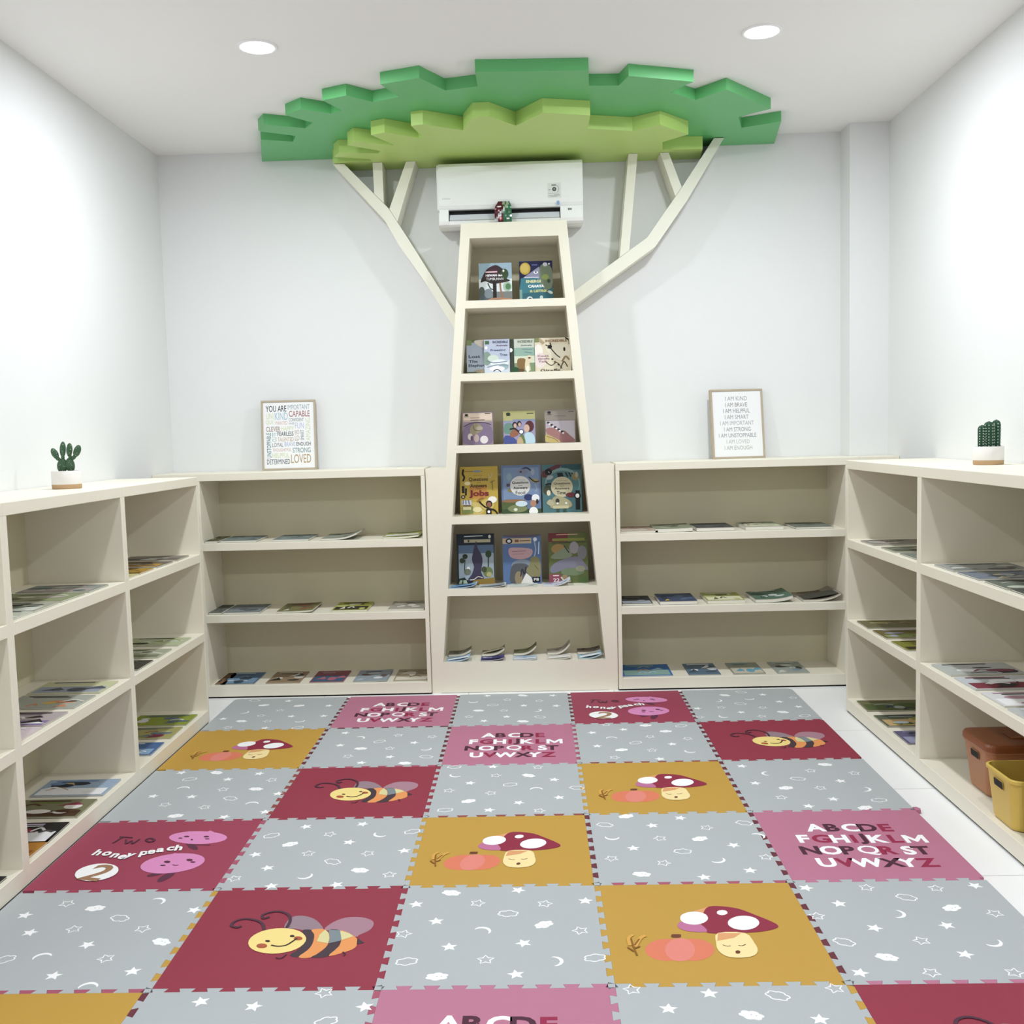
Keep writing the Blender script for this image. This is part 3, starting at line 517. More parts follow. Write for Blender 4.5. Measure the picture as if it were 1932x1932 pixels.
TEETH = {(0,1): 'abc dark dark dark', (0,3): 'peach dark peach dark', (1,0): 'mushroom dark mushroom mushroom', (1,2): 'abc rose abc dark', (1,4): 'bee bee bee dark',
         (2,1): 'rose bee bee brick', (2,3): 'brick dark mushroom mushroom', (3,0): 'peach rose peach peach', (3,2): 'brick dark mushroom mushroom',
         (3,4): 'abc abc abc dark', (4,1): 'bee bee bee mushroom', (4,3): 'rose dark mushroom mushroom', (5,0): 'rose dark mushroom mushroom',
         (5,2): 'abc abc abc rose', (5,4): 'abc bee bee mushroom'}
NT = 8
def star_pts(cx, cy_, r, rot, k=.45): return [(cx+(r if i % 2 == 0 else r*k)*math.cos(rot+i*math.pi/5), cy_+(r if i % 2 == 0 else r*k)*math.sin(rot+i*math.pi/5)) for i in range(10)]
def cloud_pts(cx, cy_, s, rot, n=42):
    o = []
    for i in range(n):
        t = 2*math.pi*i/n; r = .86+.22*abs(math.sin(3*t+.5))
        x, y = .029*s*r*math.cos(t), .0185*s*r*math.sin(t)
        o.append((cx+x*math.cos(rot)-y*math.sin(rot), cy_+x*math.sin(rot)+y*math.cos(rot)))
    return o
def motifs(p, lst, rnd):
    k0 = p.k
    for t, x, y in lst:
        p.k = k0; rot = rnd.uniform(-.5, .5)
        if t == 'S': p.poly(star_pts(x, y, .0245, math.pi/2+rot), 'white')
        elif t == 'O': p.stroke(star_pts(x, y, .0235, math.pi/2+rot, .52), .0042, 'white', False, closed=True)
        elif t == 'M':
            rot = rnd.uniform(0, 6.28); o = [(.026*math.cos(a), .026*math.sin(a)) for a in [(-1.45+2.9*i/12) for i in range(13)]]
            i_ = [(-.008+.024*math.cos(a), .0235*math.sin(a)) for a in [(1.40-2.8*i/10) for i in range(11)]]
            p.poly([(x+a*math.cos(rot)-b*math.sin(rot), y+a*math.sin(rot)+b*math.cos(rot)) for a, b in o+i_], 'white')
        elif t == 'C':
            rot = rnd.uniform(-.6, .6); p.poly(cloud_pts(x, y, 1, rot), 'white')
            for e in (-.006, .006): p.ell(x+e*math.cos(rot)+.006, y+e*math.sin(rot), .0022, .0016, '#a9aeb0', 0, 8, True)
        else: p.stroke(cloud_pts(x, y, .98, rnd.uniform(-.6, .6)), .0038, 'white', False, closed=True)
def teeth_on(q, side, own, m, x0, x1, yb0, yb1):
    """side 0 top,1 right,2 bottom,3 left; own=0 for the grey set, 1 for the coloured set; teeth dovetail across the seam"""
    pch = (T-2*A_-.0075)/NT; g = .0004
    for k in range(NT):
        c = -T/2+A_+.00375+(k+(.25 if own == 0 else .75))*pch; w1, w2 = .20*pch, .30*pch
        pts = [(c-w1+g, -A_), (c+w1-g, -A_), (c+w2-g, A_-g), (c-w2+g, A_-g)]
        L = T/2
        f = {0: lambda a, b: (a, L+b), 1: lambda a, b: (L+b, a), 2: lambda a, b: (a, -L-b), 3: lambda a, b: (-L-b, a)}[side]
        # the seam is read in the same direction from both tiles
        q.prism([f(a, b) for a, b in pts], 0, TH, m)
def make_mat(r, c):
    kind = KIND.get((r, c)); q = MB(); main = M_FOAM[kind] if kind else M_GREY
    L = T/2
    edges = dict(top=r > 0, right=c < 4, bottom=True, left=c > 0)
    x0 = -L+A_ if edges['left'] else -L-.029; x1 = L-A_ if edges['right'] else L
    y1 = L-A_ if edges['top'] else L+.012; y0_ = -L+A_
    pl = [(x0, y0_), (x1, y0_), (x1, y1), (x0, y1)]
    if r == 0 and c in (0, 4):                       # rounded outer corner
        s_ = 1 if c == 4 else -1; cx = x1 if c == 4 else x0; rr = .035
        arc = [(cx-s_*rr+s_*rr*math.cos(a), y1-rr+rr*math.sin(a)) for a in [i*math.pi/12 for i in range(7)]]
        pl = [(x0, y0_), (x1, y0_)]+arc+[(x0, y1)] if c == 4 else [(x0, y0_), (x1, y0_), (x1, y1)]+arc[::-1]
    q.prism(pl, 0, TH, main)
    tc = [M_TOOTH[n] for n in TEETH[(r, c)].split()] if kind else [M_GREY]*4
    own = 1 if kind else 0
    for sd, ok in ((0, edges['top']), (1, edges['right']), (2, edges['bottom']), (3, edges['left'])):
        if ok: teeth_on(q, sd, own, tc[sd], 0, 0, 0, 0)
    if not kind:                                      # corner knobs of the grey tiles close the crossings
        for sx, ok in ((1, c < 4), (-1, c > 0)):
            if ok and r < 5: q.prism([(sx*(L-A_), -L-A_+.0004), (sx*(L+A_), -L-A_+.0004), (sx*(L+A_), -L+A_-.0004), (sx*(L-A_), -L+A_-.0004)], 0, TH, main)
    p = Print(q, lambda u, v, l: (u, v, TH+l), .00012)
    if not kind: motifs(p, MOTIFS.get((r, c), MOTIFS[(2, 2)]), random.Random(r*7+c))
    else:
        for sh in dict(abc=ABC_ART, peach=PEACH_ART, bee=BEE_ART, mushroom=MUSHROOM_ART)[kind]:
            if sh[0] == 'p':
                pts = sh[2]; p.poly(smooth_loop(pts) if 6 < len(pts) < 16 else pts, sh[1])
            elif sh[0] == 's': p.stroke(sh[2], sh[3], sh[1])
            else: p.text(sh[3], sh[2][0], sh[2][1], sh[1], size=sh[4]*(1 if kind == 'abc' or sh[3] == '2' else .86), sx=sh[5]*(.98 if kind == 'abc' else .9), rot=math.radians(sh[6]), bold=.04 if sh[3] != '2' else .02, same=True)
    names = dict(abc='pink alphabet foam mat', peach='rose red peach foam mat', bee='crimson smiling-bee foam mat', mushroom='mustard mushroom and pumpkin foam mat')
    rows = ['back row by the bookcases', 'second row from the back', 'third row from the back', 'fourth row from the back', 'fifth row from the back', 'nearest row']
    cols = ['leftmost', 'second from left', 'middle one', 'second from right', 'rightmost']
    if (r, c) == (3, 4): q.prism([(.3003, .283), (.319, .284), (.323, .30), (.315, .316), (.3003, .316)], 0, TH+.002, M_FOAM['abc'])   # loose corner knob
    o = q.build('foam_mat', None, (c*T+T/2, -r*T-T/2, .0005))
    lab = (names[kind] if kind else 'pale grey starry foam mat')
    return tag(o, f'{lab}, {cols[c]} in the {rows[r]}', 'foam mat', {None: 'grey star and cloud mats', 'abc': 'pink alphabet mats', 'peach': 'rose red peach mats', 'bee': 'crimson bee mats', 'mushroom': 'mustard mushroom mats'}[kind])
for r in range(6):
    for c in range(5): make_mat(r, c)

# ================================================================ BOOKS
GRP_ST = 'picture books standing face-out in the tree bookshelf'
def clip(pts, w, h):
    for ax, lim, sg in ((0, 0, 1), (0, w, -1), (1, 0, 1), (1, h, -1)):
        o = []
        for i in range(len(pts)):
            a, c = pts[i-1], pts[i]; da, dc = (a[ax]-lim)*sg, (c[ax]-lim)*sg
            if (da < 0) != (dc < 0):
                t = da/(da-dc); o.append((a[0]+(c[0]-a[0])*t, a[1]+(c[1]-a[1])*t))
            if dc >= 0: o.append(c)
        pts = o
        if len(pts) < 3: return None
    return pts
def oval(cx, cy_, rx, ry, a=0, n=20):
    ca, sa = math.cos(a), math.sin(a)
    return [(cx+rx*math.cos(t)*ca-ry*math.sin(t)*sa, cy_+rx*math.cos(t)*sa+ry*math.sin(t)*ca) for t in [2*math.pi*i/n for i in range(n)]]
def draw(p, shapes, w, h):
    for s in shapes:
        k, col = s[0], s[1]
        if k == 'r': p.rect(s[2]*w, s[3]*h, s[4]*w, s[5]*h, col)
        elif k in 'epb':
            pts = oval(s[2]*w, s[3]*h, s[4]*w, s[5]*h, s[6] if len(s) > 6 else 0) if k == 'e' else [(a*w, b*h) for a, b in s[2]]
            if k == 'b': pts = smooth_loop(pts)
            pts = clip(pts, w, h)
            if pts: p.poly(pts, col)
        elif k == 's': p.stroke([(a*w, b*h) for a, b in s[2]], s[3]*w, col)
        elif k == 't': p.text(s[4], s[2]*w, s[3]*h, col, w=s[5]*w, h=s[6]*h, bold=s[7] if len(s) > 7 else .02, rot=s[8] if len(s) > 8 else 0)
def standing_book(label, x, zshelf, w, h, base, shapes, y=.235, th=.009, lean=7, edge=None, rz=0):
    t = thing('picture_book', label, 'book', (x, y, zshelf+.0006), rz, GRP_ST, rx=-math.radians(lean))
    base = mute(base); shapes = [(s[0], mute(s[1]))+tuple(s[2:]) for s in shapes]
    cov = ink(base); q = MB()
    q.box((-w/2, 0, 0), (w/2, .0012, h), ink(edge) if edge else cov); q.box((-w/2, th-.0012, 0), (w/2, th, h), cov); q.box((-w/2, .0012, 0), (-w/2+.0012, th-.0012, h), cov)
    p = Print(q, lambda u, v, l: (u-w/2, -l, v), .00012)
    p.rect(.003*0, 0, w, h, base); draw(p, shapes, w, h)
    q.build('cover', t)
    q = MB(); q.box((-w/2+.0013, .0013, .002), (w/2-.002, th-.0013, h-.002), M_PAGES); q.build('pages', t)
    return t
def mute(c):
    a = c.lstrip('#'); v = [int(a[i:i+2], 16) for i in (0, 2, 4)]; g = sum(v)/3
    return '#%02x%02x%02x' % tuple(int((x*.8+g*.2)*(.92 if g < 200 else 1)) for x in v)
hewan = [('r','#a9cbe0',0,.55,1,1),('r','#dfe9ec',0,.25,1,.6),('r','#8a8f8c',0,0,1,.28),('r','#5f6b73',0,.05,.35,.3),('e','#8a99a4',.28,.24,.13,.12),('e','#5d6b62',.08,.3,.09,.11),
 ('b','#3c3430',[(.05,.52),(.12,.68),(.25,.85),(.5,.95),(.68,.88),(.8,.78),(.82,.62),(.95,.55),(.7,.5),(.4,.48),(.2,.55)]),('b','#4e2c38',[(.15,.68),(.3,.88),(.55,.92),(.6,.72),(.45,.62),(.2,.6)]),
 ('e','#3f5a35',.78,.72,.12,.13),('e','#f0f2f0',.75,.8,.03,.03),('r','#2c2523',.42,.12,.53,.52),('s','#2c2523',[(.27,.5),(.35,.36),(.46,.34)],.03),('s','#b9805c',[(.64,.5),(.66,.3),(.72,.14)],.05),
 ('e','#b9d6bd',.86,.4,.13,.12),('e','#5f9a63',.88,.4,.08,.08),('r','#f2c6cf',.2,.76,.56,.795),('t','#ffffff',.46,.69,'HEWAN dan',.5,.055,.04),('t','#ffffff',.48,.6,'TUMBUHAN',.52,.06,.05),('b','#cf8f68',[(.22,.0),(.3,.1),(.6,.13),(.98,.1),(.98,.02),(.6,.0)]),('s','#7c4d33',[(.35,.06),(.6,.08),(.9,.04)],.015)]
listrik = [('r','#1d2050',0,.5,1,1),('e','#e2b93a',.18,.82,.16,.15),('e','#f0cf5e',.17,.83,.12,.11),('p','#9a9bbd',[(.03,.55),(.6,.86),(.66,.55),(.6,.3)]),('r','#2f7386',0,0,1,.35),('p','#3c8a9c',[(0,.3),(.05,.58),(.25,.62),(.65,.55),(.65,.25),(0,.2)]),
 ('b','#7d8f72',[(.62,.5),(.62,.85),(.78,.92),(.98,.8),(.98,.35),(.75,.3)]),('e','#a5b85c',.78,.6,.1,.07),('e','#44543c',.88,.5,.05,.05),('e','#c9ccd6',.78,.91,.07,.05),('e','#ffffff',.9,.92,.025,.02),('r','#5f66b0',.38,.89,.55,.92),('e','#ffffff',.5,.72,.07,.03),('e','#20242e',.5,.725,.03,.02),
 ('r','#d6d7ec',.15,.585,.58,.61),('t','#e6e2a0',.42,.5,'ENERGI',.44,.07,.05),('t','#ffffff',.5,.38,'CAHAYA',.48,.07,.05),('t','#dfe08c',.58,.26,'& LISTRIK',.55,.065,.05),('e','#dfe6e6',.3,.07,.09,.06),('e','#1b1e22',.31,.07,.05,.03),('e','#d4dcd6',.92,.22,.08,.035,-.5),('e','#bcd3cf',.65,.1,.05,.045),('r','#86b3ae',.0,.0,.08,.3)]
def incredible(base, dark, title, sub, extra):
    return [('r','#e9eef0',0,.9,.03,.93),('r','#5e8457',.04,.83,.22,.95),('t',dark,.62,.92,'INCREDIBLE',.62,.07,.03),('t',dark,.7,.82,'Animals',.42,.06,.02)]+extra
elephant = [('r','#6f7c4a',0,.9,1,1),('r','#b5c3d6',0,.12,1,.92),('b','#dcd0c0',[(.3,.93),(.45,.99),(.98,.97),(.98,.75),(.6,.78)]),('r','#8aa05c',.0,.84,.2,.99),('t','#35415c',.3,.52,'Lost',.45,.085,.02),('t','#35415c',.25,.38,'The',.35,.08,.02),('t','#35415c',.42,.25,'Elephant',.7,.1,.02),('r','#64683c',0,0,1,.08),('e','#b9a98c',.6,.1,.3,.05)]
freezing = [('r','#b9c4dd',0,.4,1,1),('e','#8fae9b',.1,.45,.18,.2),('e','#cfe0cf',.35,.45,.22,.1),('e','#e4ecf2',.6,.3,.35,.12),('e','#a8c4cc',.75,.2,.2,.09),('e','#ffffff',.5,.15,.3,.07),('s','#3a4a5c',[(.35,.08),(.5,.13),(.65,.06)],.04),('r','#4f7a4a',.04,.86,.2,.96),('e','#f2f2f2',.08,.76,.06,.05),('t','#56607c',.64,.92,'INCREDIBLE',.6,.07,.03),('t','#7b5b7c',.7,.82,'Animals',.45,.055,.02),('t','#5a6c94',.55,.68,'Freezing',.6,.07,.02),('t','#5a6c94',.76,.55,'Tree',.3,.07,.02),('s','#7e93a8',[(.1,.38),(.4,.32),(.9,.36)],.03),('s','#8fa8b8',[(.1,.2),(.5,.26),(.95,.24)],.03)]
dogs = [('r','#9cc6b4',0,.45,1,.75),('r','#d7e0c4',0,.3,1,.5),('r','#8fa678',0,0,1,.3),('r','#3f4a3c',0,.1,.17,1),('r','#c9d2c2',.17,.74,1,1),('e','#ffffff',.03,.68,.08,.06),('t','#56664c',.62,.92,'INCREDIBLE',.6,.07,.03),('t','#4d6b6a',.66,.81,'Animals',.45,.05,.02),('s','#6f7f9a',[(.5,.7),(.9,.69)],.02),('s','#6f7f9a',[(.6,.62),(.9,.58)],.02),('b','#9c7440',[(.3,.2),(.3,.4),(.45,.44),(.62,.4),(.6,.2),(.5,.05)]),('b','#e6d6b0',[(.6,.1),(.62,.38),(.7,.5),(.85,.5),(.9,.38),(.78,.3),(.82,.08)]),('e','#3c3a30',.78,.44,.06,.02),('e','#2f5a35',.18,.06,.22,.13),('e','#6e4c2c',.45,.08,.12,.05),('e','#f4efe0',.7,.12,.06,.1)]
giraffe = [('r','#e2d6b8',0,0,1,1),('e','#f3ece0',.1,.62,.12,.2),('e','#ebd8d4',.14,.35,.16,.22),('b','#e8e0c8',[(.3,.7),(.5,.8),(.9,.8),(.95,.5),(.7,.35),(.5,.45)]),('s','#4a3c2c',[(.3,.8),(.42,.72),(.5,.62),(.6,.5),(.7,.42)],.03),('s','#4a3c2c',[(.35,.7),(.45,.77),(.42,.86)],.03),('e','#2b2420',.42,.74,.06,.06),('e','#2b2420',.82,.66,.03,.06),('s','#a88a5c',[(.75,.3),(.85,.45),(.95,.35)],.05),('s','#5c4a34',[(.7,.1),(.8,.3),(.9,.15)],.03),('s','#4c3f30',[(.3,.3),(.45,.2),(.6,.28),(.75,.1)],.02),('e','#8c6b3c',.55,.3,.03,.025),('e','#3c2f24',.65,.22,.03,.025),('e','#3c2f24',.48,.38,.03,.025),('t','#a8764c',.6,.91,'INCREDIBLE',.6,.07,.03),('s','#c8ac84',[(.1,.98),(.25,.84)],.08),('r','#8d9a5c',0,.88,.12,1),('s','#2d251c',[(.85,.99),(.95,.92),(.96,.8)],.04),('t','#a86a88',.22,.48,'Could',.3,.05,.01),('t','#a86a88',.24,.4,'Giraffe',.32,.05,.01),('t','#a86a88',.22,.32,'Talk',.26,.05,.01),('t','#4a3a30',.42,.06,'Giraffe',.55,.08,.01)]
def classic(band, pic): return [('r',band,.03,.7,.97,.97),('e','#2c2c2c',.15,.9,.06,.035),('r',band,.09,.85,.21,.89),('r','#2c2c2c',.08,.83,.22,.85),('r','#333333',.74,.91,.92,.93)]+pic
purple = classic('#d6bda6', [('r','#e5cdb6',.03,.75,.97,.97),('e','#2c2c2c',.14,.91,.06,.035),('r','#2c2c2c',.07,.85,.21,.87),('r','#333333',.74,.93,.92,.95),('s','#b07a6a',[(.26,.82),(.58,.82)],.015),('s','#5c4668',[(.27,.75),(.73,.755)],.018),('b','#8d7698',[(.05,.05),(.05,.5),(.25,.63),(.5,.66),(.75,.63),(.95,.5),(.95,.05)]),('s','#4a3a55',[(.04,.56),(.25,.65),(.5,.68),(.75,.66),(.94,.6)],.02),('b','#a99a78',[(.3,.3),(.25,.5),(.4,.65),(.6,.6),(.65,.45),(.5,.35)]),('e','#c0b09a',.55,.5,.12,.06),('e','#d6c6c0',.25,.25,.08,.1),('e','#c9b0ac',.45,.2,.09,.12),('e','#e0dada',.7,.15,.13,.12),('e','#6c4f70',.3,.2,.04,.08),('s','#7a6a50',[(.35,.6),(.4,.45),(.6,.42)],.02)])
family = [('r','#c9c47c',0,.7,1,1),('r','#8f9cc0',.3,.62,1,.74),('e','#2c3a2c',.16,.91,.07,.045),('r','#2c3a2c',.1,.85,.23,.87),('r','#3a3a3a',.74,.9,.95,.925),('r','#a8a0cc',0,0,1,.67),('b','#6fa08c',[(.02,.35),(.05,.6),(.25,.62),(.4,.45),(.2,.3)]),('b','#4a58a8',[(.02,.0),(.05,.25),(.3,.2),(.45,.0)]),('e','#2c2438',.36,.57,.08,.1),('e','#e3b9a0',.37,.55,.05,.07),('e','#2c2438',.5,.6,.07,.09),('e','#e3b9a0',.51,.58,.045,.06),('b','#b06a4c',[(.2,.3),(.3,.42),(.48,.4),(.45,.25),(.25,.2)]),('s','#33241c',[(.2,.44),(.35,.46),(.48,.36)],.05),('e','#6a2c30',.82,.52,.14,.17),('e','#e8bfa6',.73,.46,.09,.12),('b','#b4d4e2',[(.7,.0),(.66,.28),(.8,.34),(.95,.25),(.97,.0)]),('b','#6f8c4c',[(.45,.0),(.5,.22),(.6,.28),(.68,.1),(.66,.0)]),('b','#d8bb88',[(.42,.0),(.45,.16),(.55,.2),(.62,.0)]),('e','#2a3460',.56,.36,.085,.075),('e','#ffffff',.56,.36,.06,.055)]
penguins = [('r','#a59a8e',.0,.68,1,1),('e','#3a3330',.15,.91,.06,.04),('r','#3a3330',.08,.84,.22,.86),('r','#3a3330',.77,.92,.95,.935),('s','#857a78',[(.32,.8),(.5,.805),(.68,.8)],.02),('r','#c8bdc8',.03,.02,.97,.66),('b','#b87c78',[(.03,.35),(.12,.45),(.35,.42),(.55,.25),(.95,.02),(.3,.0)]),('b','#a36a6c',[(.5,.02),(.5,.3),(.62,.36),(.8,.22),(.97,.04)]),('b','#d9c06c',[(.03,.03),(.03,.25),(.25,.18),(.5,.02)]),('s','#8f6a5a',[(.05,.2),(.3,.12),(.42,.03)],.02)]+sum([[('e','#3c2f38',.12+.11*i,.60-.07*i,.05,.035,-.5),('e','#f0e6e8',.15+.11*i,.565-.07*i,.035,.025)] for i in range(5)], [])
jobs = [('r','#dcb93e',0,0,1,1),('r','#e0983c',.25,.33,.7,.6),('e','#e8cf6a',.35,.12,.3,.14),('s','#26201c',[(.1,.95),(.08,.85),(.12,.78),(.08,.7)],.05),('s','#3c362c',[(.12,.9),(.6,.9)],.012),('e','#8f9cb4',.46,.9,.11,.022),('r','#2e2620',.05,.45,.12,.6),('s','#2e2620',[(.15,.4),(.16,.55)],.05),('e','#2e2620',.08,.37,.06,.04),('e','#d9c79c',.08,.37,.03,.02),('t','#4a3a22',.48,.815,'Lift-the-flap',.22,.02,0),('t','#4a3826',.49,.73,'Questions',.5,.085,.02),('t','#6b5328',.5,.665,'and',.1,.02,.0),('t','#4a3826',.49,.60,'Answers',.44,.075,.02),('t','#6b5328',.5,.54,'about',.14,.025,0),('t','#93242a',.5,.425,'Jobs',.52,.16,.035),('r','#d9dbe0',.04,.2,.3,.3),('s','#4f62a8',[(.08,.3),(.07,.21)],.025),('s','#4f62a8',[(.15,.3),(.15,.21)],.025),('s','#4f62a8',[(.22,.3),(.24,.21)],.025),('r','#8fa050',.04,.02,.34,.17),('r','#e6d7a0',.07,.1,.28,.16),('r','#7c4a2c',.08,.18,.28,.195),('e','#e9dc9c',.45,.1,.12,.06),('e','#f0e2a8',.2,.65,.08,.04),('s','#d9cf9a',[(.75,.85),(.8,.75),(.87,.86)],.02),('s','#8c7a3c',[(.85,.7),(.86,.5)],.02),('s','#8c7a3c',[(.8,.66),(.92,.7)],.02),
 ('e','#e8cc5c',.72,.2,.18,.12),('e','#f4f0e6',.85,.3,.12,.07),('e','#2a1c1c',.76,.21,.085,.075),('e','#a8644c',.76,.2,.06,.055),('s','#181414',[(.5,.27),(.62,.17),(.74,.12),(.9,.08),(.98,.0)],.04),('r','#181414',.68,.0,.82,.11),('e','#ffffff',.75,.05,.035,.03),('s','#b4742c',[(.44,.26),(.52,.32),(.62,.34)],.03)]
food = [('r','#6b86b4',0,0,1,1),('r','#7f9cc8',.05,.25,.95,.95),('s','#33405a',[(.5,.9),(.65,.94),(.8,.85)],.04),('e','#8a8fae',.55,.86,.13,.06),('e','#9fb2c9',.8,.85,.05,.07),('e','#8fb0c4',.2,.76,.07,.08),('s','#a9bcd2',[(.85,.6),(.9,.5),(.86,.45)],.02),('e','#b9a86c',.85,.67,.12,.04,-.3),('s','#2d3a3a',[(.7,.75),(.85,.65),(.96,.66)],.03),('e','#a08c4c',.22,.48,.06,.04),('e','#2d3448',.5,.86,.03,.02),('r','#5d4b6a',.13,.56,.24,.62),('e','#dcdcd8',.48,.57,.26,.205),('t','#6b6f70',.48,.69,'Lift-the-flap',.26,.022,0),('t','#333c40',.48,.635,'Questions',.42,.06,.025),('t','#4d565a',.48,.58,'and',.09,.02,.02),('t','#333c40',.48,.53,'Answers',.36,.055,.025),('t','#2f4048',.48,.43,'Food',.24,.07,.01),
 ('e','#5c6f3a',.25,.12,.4,.14),('r','#3f5a34',0,0,1,.09),('e','#a8774c',.3,.26,.3,.035),('e','#8b9660',.4,.1,.25,.08),('e','#dbe2cc',.35,.08,.05,.03),('e','#2e3a78',.68,.33,.11,.065),('e','#eceff0',.86,.31,.1,.08),('e','#c98f72',.8,.2,.08,.07),('e','#3a2c28',.9,.24,.035,.05),('b','#f0f0ec',[(.7,.0),(.72,.1),(.82,.13),(.9,.08),(.9,.0)]),('e','#c9e0ea',.5,.2,.15,.06)]
timeb = [('r','#4d8288',0,0,1,1),('b','#6b3540',[(0,.75),(0,.85),(.35,.99),(.5,.99),(.2,.75)]),('r','#2f5f66',.5,.88,1,1),('e','#7fa6a4',.52,.6,.45,.33),('e','#4d8288',.52,.57,.42,.3),('e','#16181a',.17,.85,.09,.07),('s','#e9e9e4',[(.17,.86),(.19,.83)],.012),('e','#a9b4b8',.2,.73,.09,.04,.3),('p','#181d20',[(.38,.82),(.42,.7),(.55,.75),(.52,.83)]),('s','#1c2422',[(.6,.83),(.66,.74)],.035),('s','#1c2422',[(.68,.83),(.74,.74)],.035),('s','#1c2422',[(.76,.82),(.82,.74)],.035),('e','#8f8a5c',.85,.74,.1,.08),('e','#b8b29a',.88,.78,.04,.06),('s','#1c1c1c',[(.08,.58),(.2,.6),(.3,.55)],.04),('e','#45543c',.14,.47,.12,.1),('e','#e4dfc0',.16,.41,.05,.06),('e','#d8cea4',.5,.53,.28,.215),('t','#6b6852',.5,.66,'Lift-the-flap',.28,.022,0),('t','#55503c',.5,.6,'Questions',.42,.05,.025),('t','#55503c',.5,.55,'and',.09,.02,.02),('t','#55503c',.5,.5,'Answers',.38,.05,.025),('t','#2c302c',.48,.41,'Time',.23,.07,.02),
 ('e','#7c3038',.72,.36,.13,.05),('r','#14181a',.84,.05,.95,.45),('e','#14181a',.89,.34,.085,.07),('e','#f4f4f2',.89,.34,.05,.045),('b','#b9b184',[(.2,.1),(.28,.32),(.5,.32),(.72,.22),(.7,.1)]),('r','#d8cf9c',.26,.08,.66,.14),('r','#3a5a4c',.35,.0,.42,.08),('r','#3a5a4c',.52,.0,.6,.08),('e','#3c3c34',.38,.24,.05,.05),('e','#e9e9e0',.38,.19,.03,.02),('e','#e9e9e0',.6,.19,.03,.02),('b','#c8c29a',[(.1,.2),(.2,.14),(.3,.18),(.2,.28)])]
shadowfig = [('r','#1f2f3a',0,.8,1,1),('r','#a9bcc8',.05,.1,.98,.78),('r','#5c7ba0',.05,.62,.98,.78),('s','#d9dee2',[(.2,.95),(.7,.96)],.02),('r','#c8c49a',.2,.83,.9,.89),('r','#22303a',.3,.84,.34,.88),('e','#d9dcc8',.88,.94,.035,.035),('s','#20262c',[(.15,.8),(.85,.82)],.02),('b','#453d5c',[(.52,.86),(.45,.68),(.4,.5),(.45,.35),(.38,.2),(.3,.1),(.7,.1),(.64,.25),(.68,.45),(.66,.58),(.56,.72)]),
 ('e','#2c3f2c',.22,.56,.07,.05),('s','#2c3a2c',[(.22,.5),(.2,.3),(.25,.2)],.02),('e','#33442c',.14,.48,.07,.05),('e','#35502c',.84,.6,.08,.07),('s','#2c3a2c',[(.84,.55),(.83,.35)],.03),('e','#7d8f52',.82,.25,.13,.1),('e','#c9c07a',.85,.2,.07,.05),('e','#4a5a30',.72,.3,.07,.06),('e','#e8e8e0',.3,.3,.05,.06),('e','#7d846c',.28,.26,.09,.06),('p','#a8842c',[(.35,.0),(.45,.1),(1,.14),(1,0)]),('p','#23301f',[(.0,.12),(.2,.15),(.35,0),(0,0)]),('p','#b9d2b0',[(.04,.03),(.08,.1),(.14,.1),(.12,.03)]),('p','#b9d2b0',[(.16,.03),(.16,.1),(.24,.1),(.28,.03)]),('s','#e8dcd4',[(.33,.1),(.45,.11),(.55,.16),(.68,.14)],.02)]
hood = [('r','#5b7fb8',0,0,1,1),('e','#6b5f70',.5,.99,.5,.05),('r','#e2c79c',0,.82,.75,.93),('e','#26282e',.17,.875,.09,.055),('e','#d9dbe0',.17,.875,.05,.03),('r','#8f5f4c',.32,.85,.42,.9),('s','#6b4c3c',[(.44,.875),(.72,.88)],.02),('s','#a9c4e0',[(.82,.9),(.86,.7),(.82,.55)],.03),('s','#e0ecf4',[(.95,.85),(.93,.6)],.02),('e','#dfe9f2',.85,.9,.05,.04),('b','#d9aab0',[(.16,.72),(.2,.55),(.45,.5),(.72,.55),(.76,.7),(.4,.74)]),('s','#b07c8c',[(.25,.66),(.6,.67)],.02),('s','#b07c8c',[(.25,.61),(.55,.61)],.015),('e','#8fa0b4',.5,.38,.28,.12),('b','#5f6468',[(.2,.0),(.22,.35),(.4,.42),(.65,.38),(.75,.2),(.6,.0)]),('e','#a8946c',.4,.12,.1,.14),('s','#33303a',[(.45,.15),(.5,.3),(.55,.2),(.6,.35)],.03),('b','#9a9460',[(.6,.25),(.7,.4),(.72,.52),(.85,.55),(.96,.48),(.98,.2),(.85,.1)]),('s','#75703f',[(.82,.38),(.92,.28)],.02),('p','#e8e6dc',[(.45,.0),(.6,.22),(.72,.14),(.8,0)]),('r','#1f2124',.76,.03,.96,.14),('t','#e8e8e4',.86,.085,'P8',.13,.06,.02)]
field = [('r','#6b7a3c',0,0,1,1),('r','#86343a',0,.82,.5,1),('s','#e8b08c',[(.2,.965),(.75,.965)],.02),('r','#96a03c',.1,.84,.92,.89),('s','#3c4a2c',[(.08,.8),(.95,.81)],.02),('e','#b98f4c',.25,.68,.18,.1),('b','#8fa07c',[(.05,.5),(.2,.62),(.45,.7),(.6,.55),(.4,.48)]),('s','#3c4a3c',[(.4,.74),(.52,.6)],.03),('e','#a9a4a8',.65,.7,.12,.12),('e','#8c8a90',.85,.6,.12,.14),('b','#88879c',[(.03,.3),(.2,.42),(.5,.5),(.75,.52),(.9,.4),(.98,.25),(.5,.28),(.1,.2)]),('e','#7c9468',.6,.22,.3,.08),('e','#a8a88c',.8,.28,.12,.06),('r','#a8485c',0,0,.3,.18),('s','#f0dcdc',[(.1,.15),(.25,.15)],.025),('t','#f4e8e8',.18,.06,'22',.16,.07,.02),('e','#b09068',.4,.1,.08,.07),('s','#e8d8c8',[(.3,.12),(.42,.02),(.55,.04)],.03),('e','#5c7a3c',.85,.06,.14,.06)]
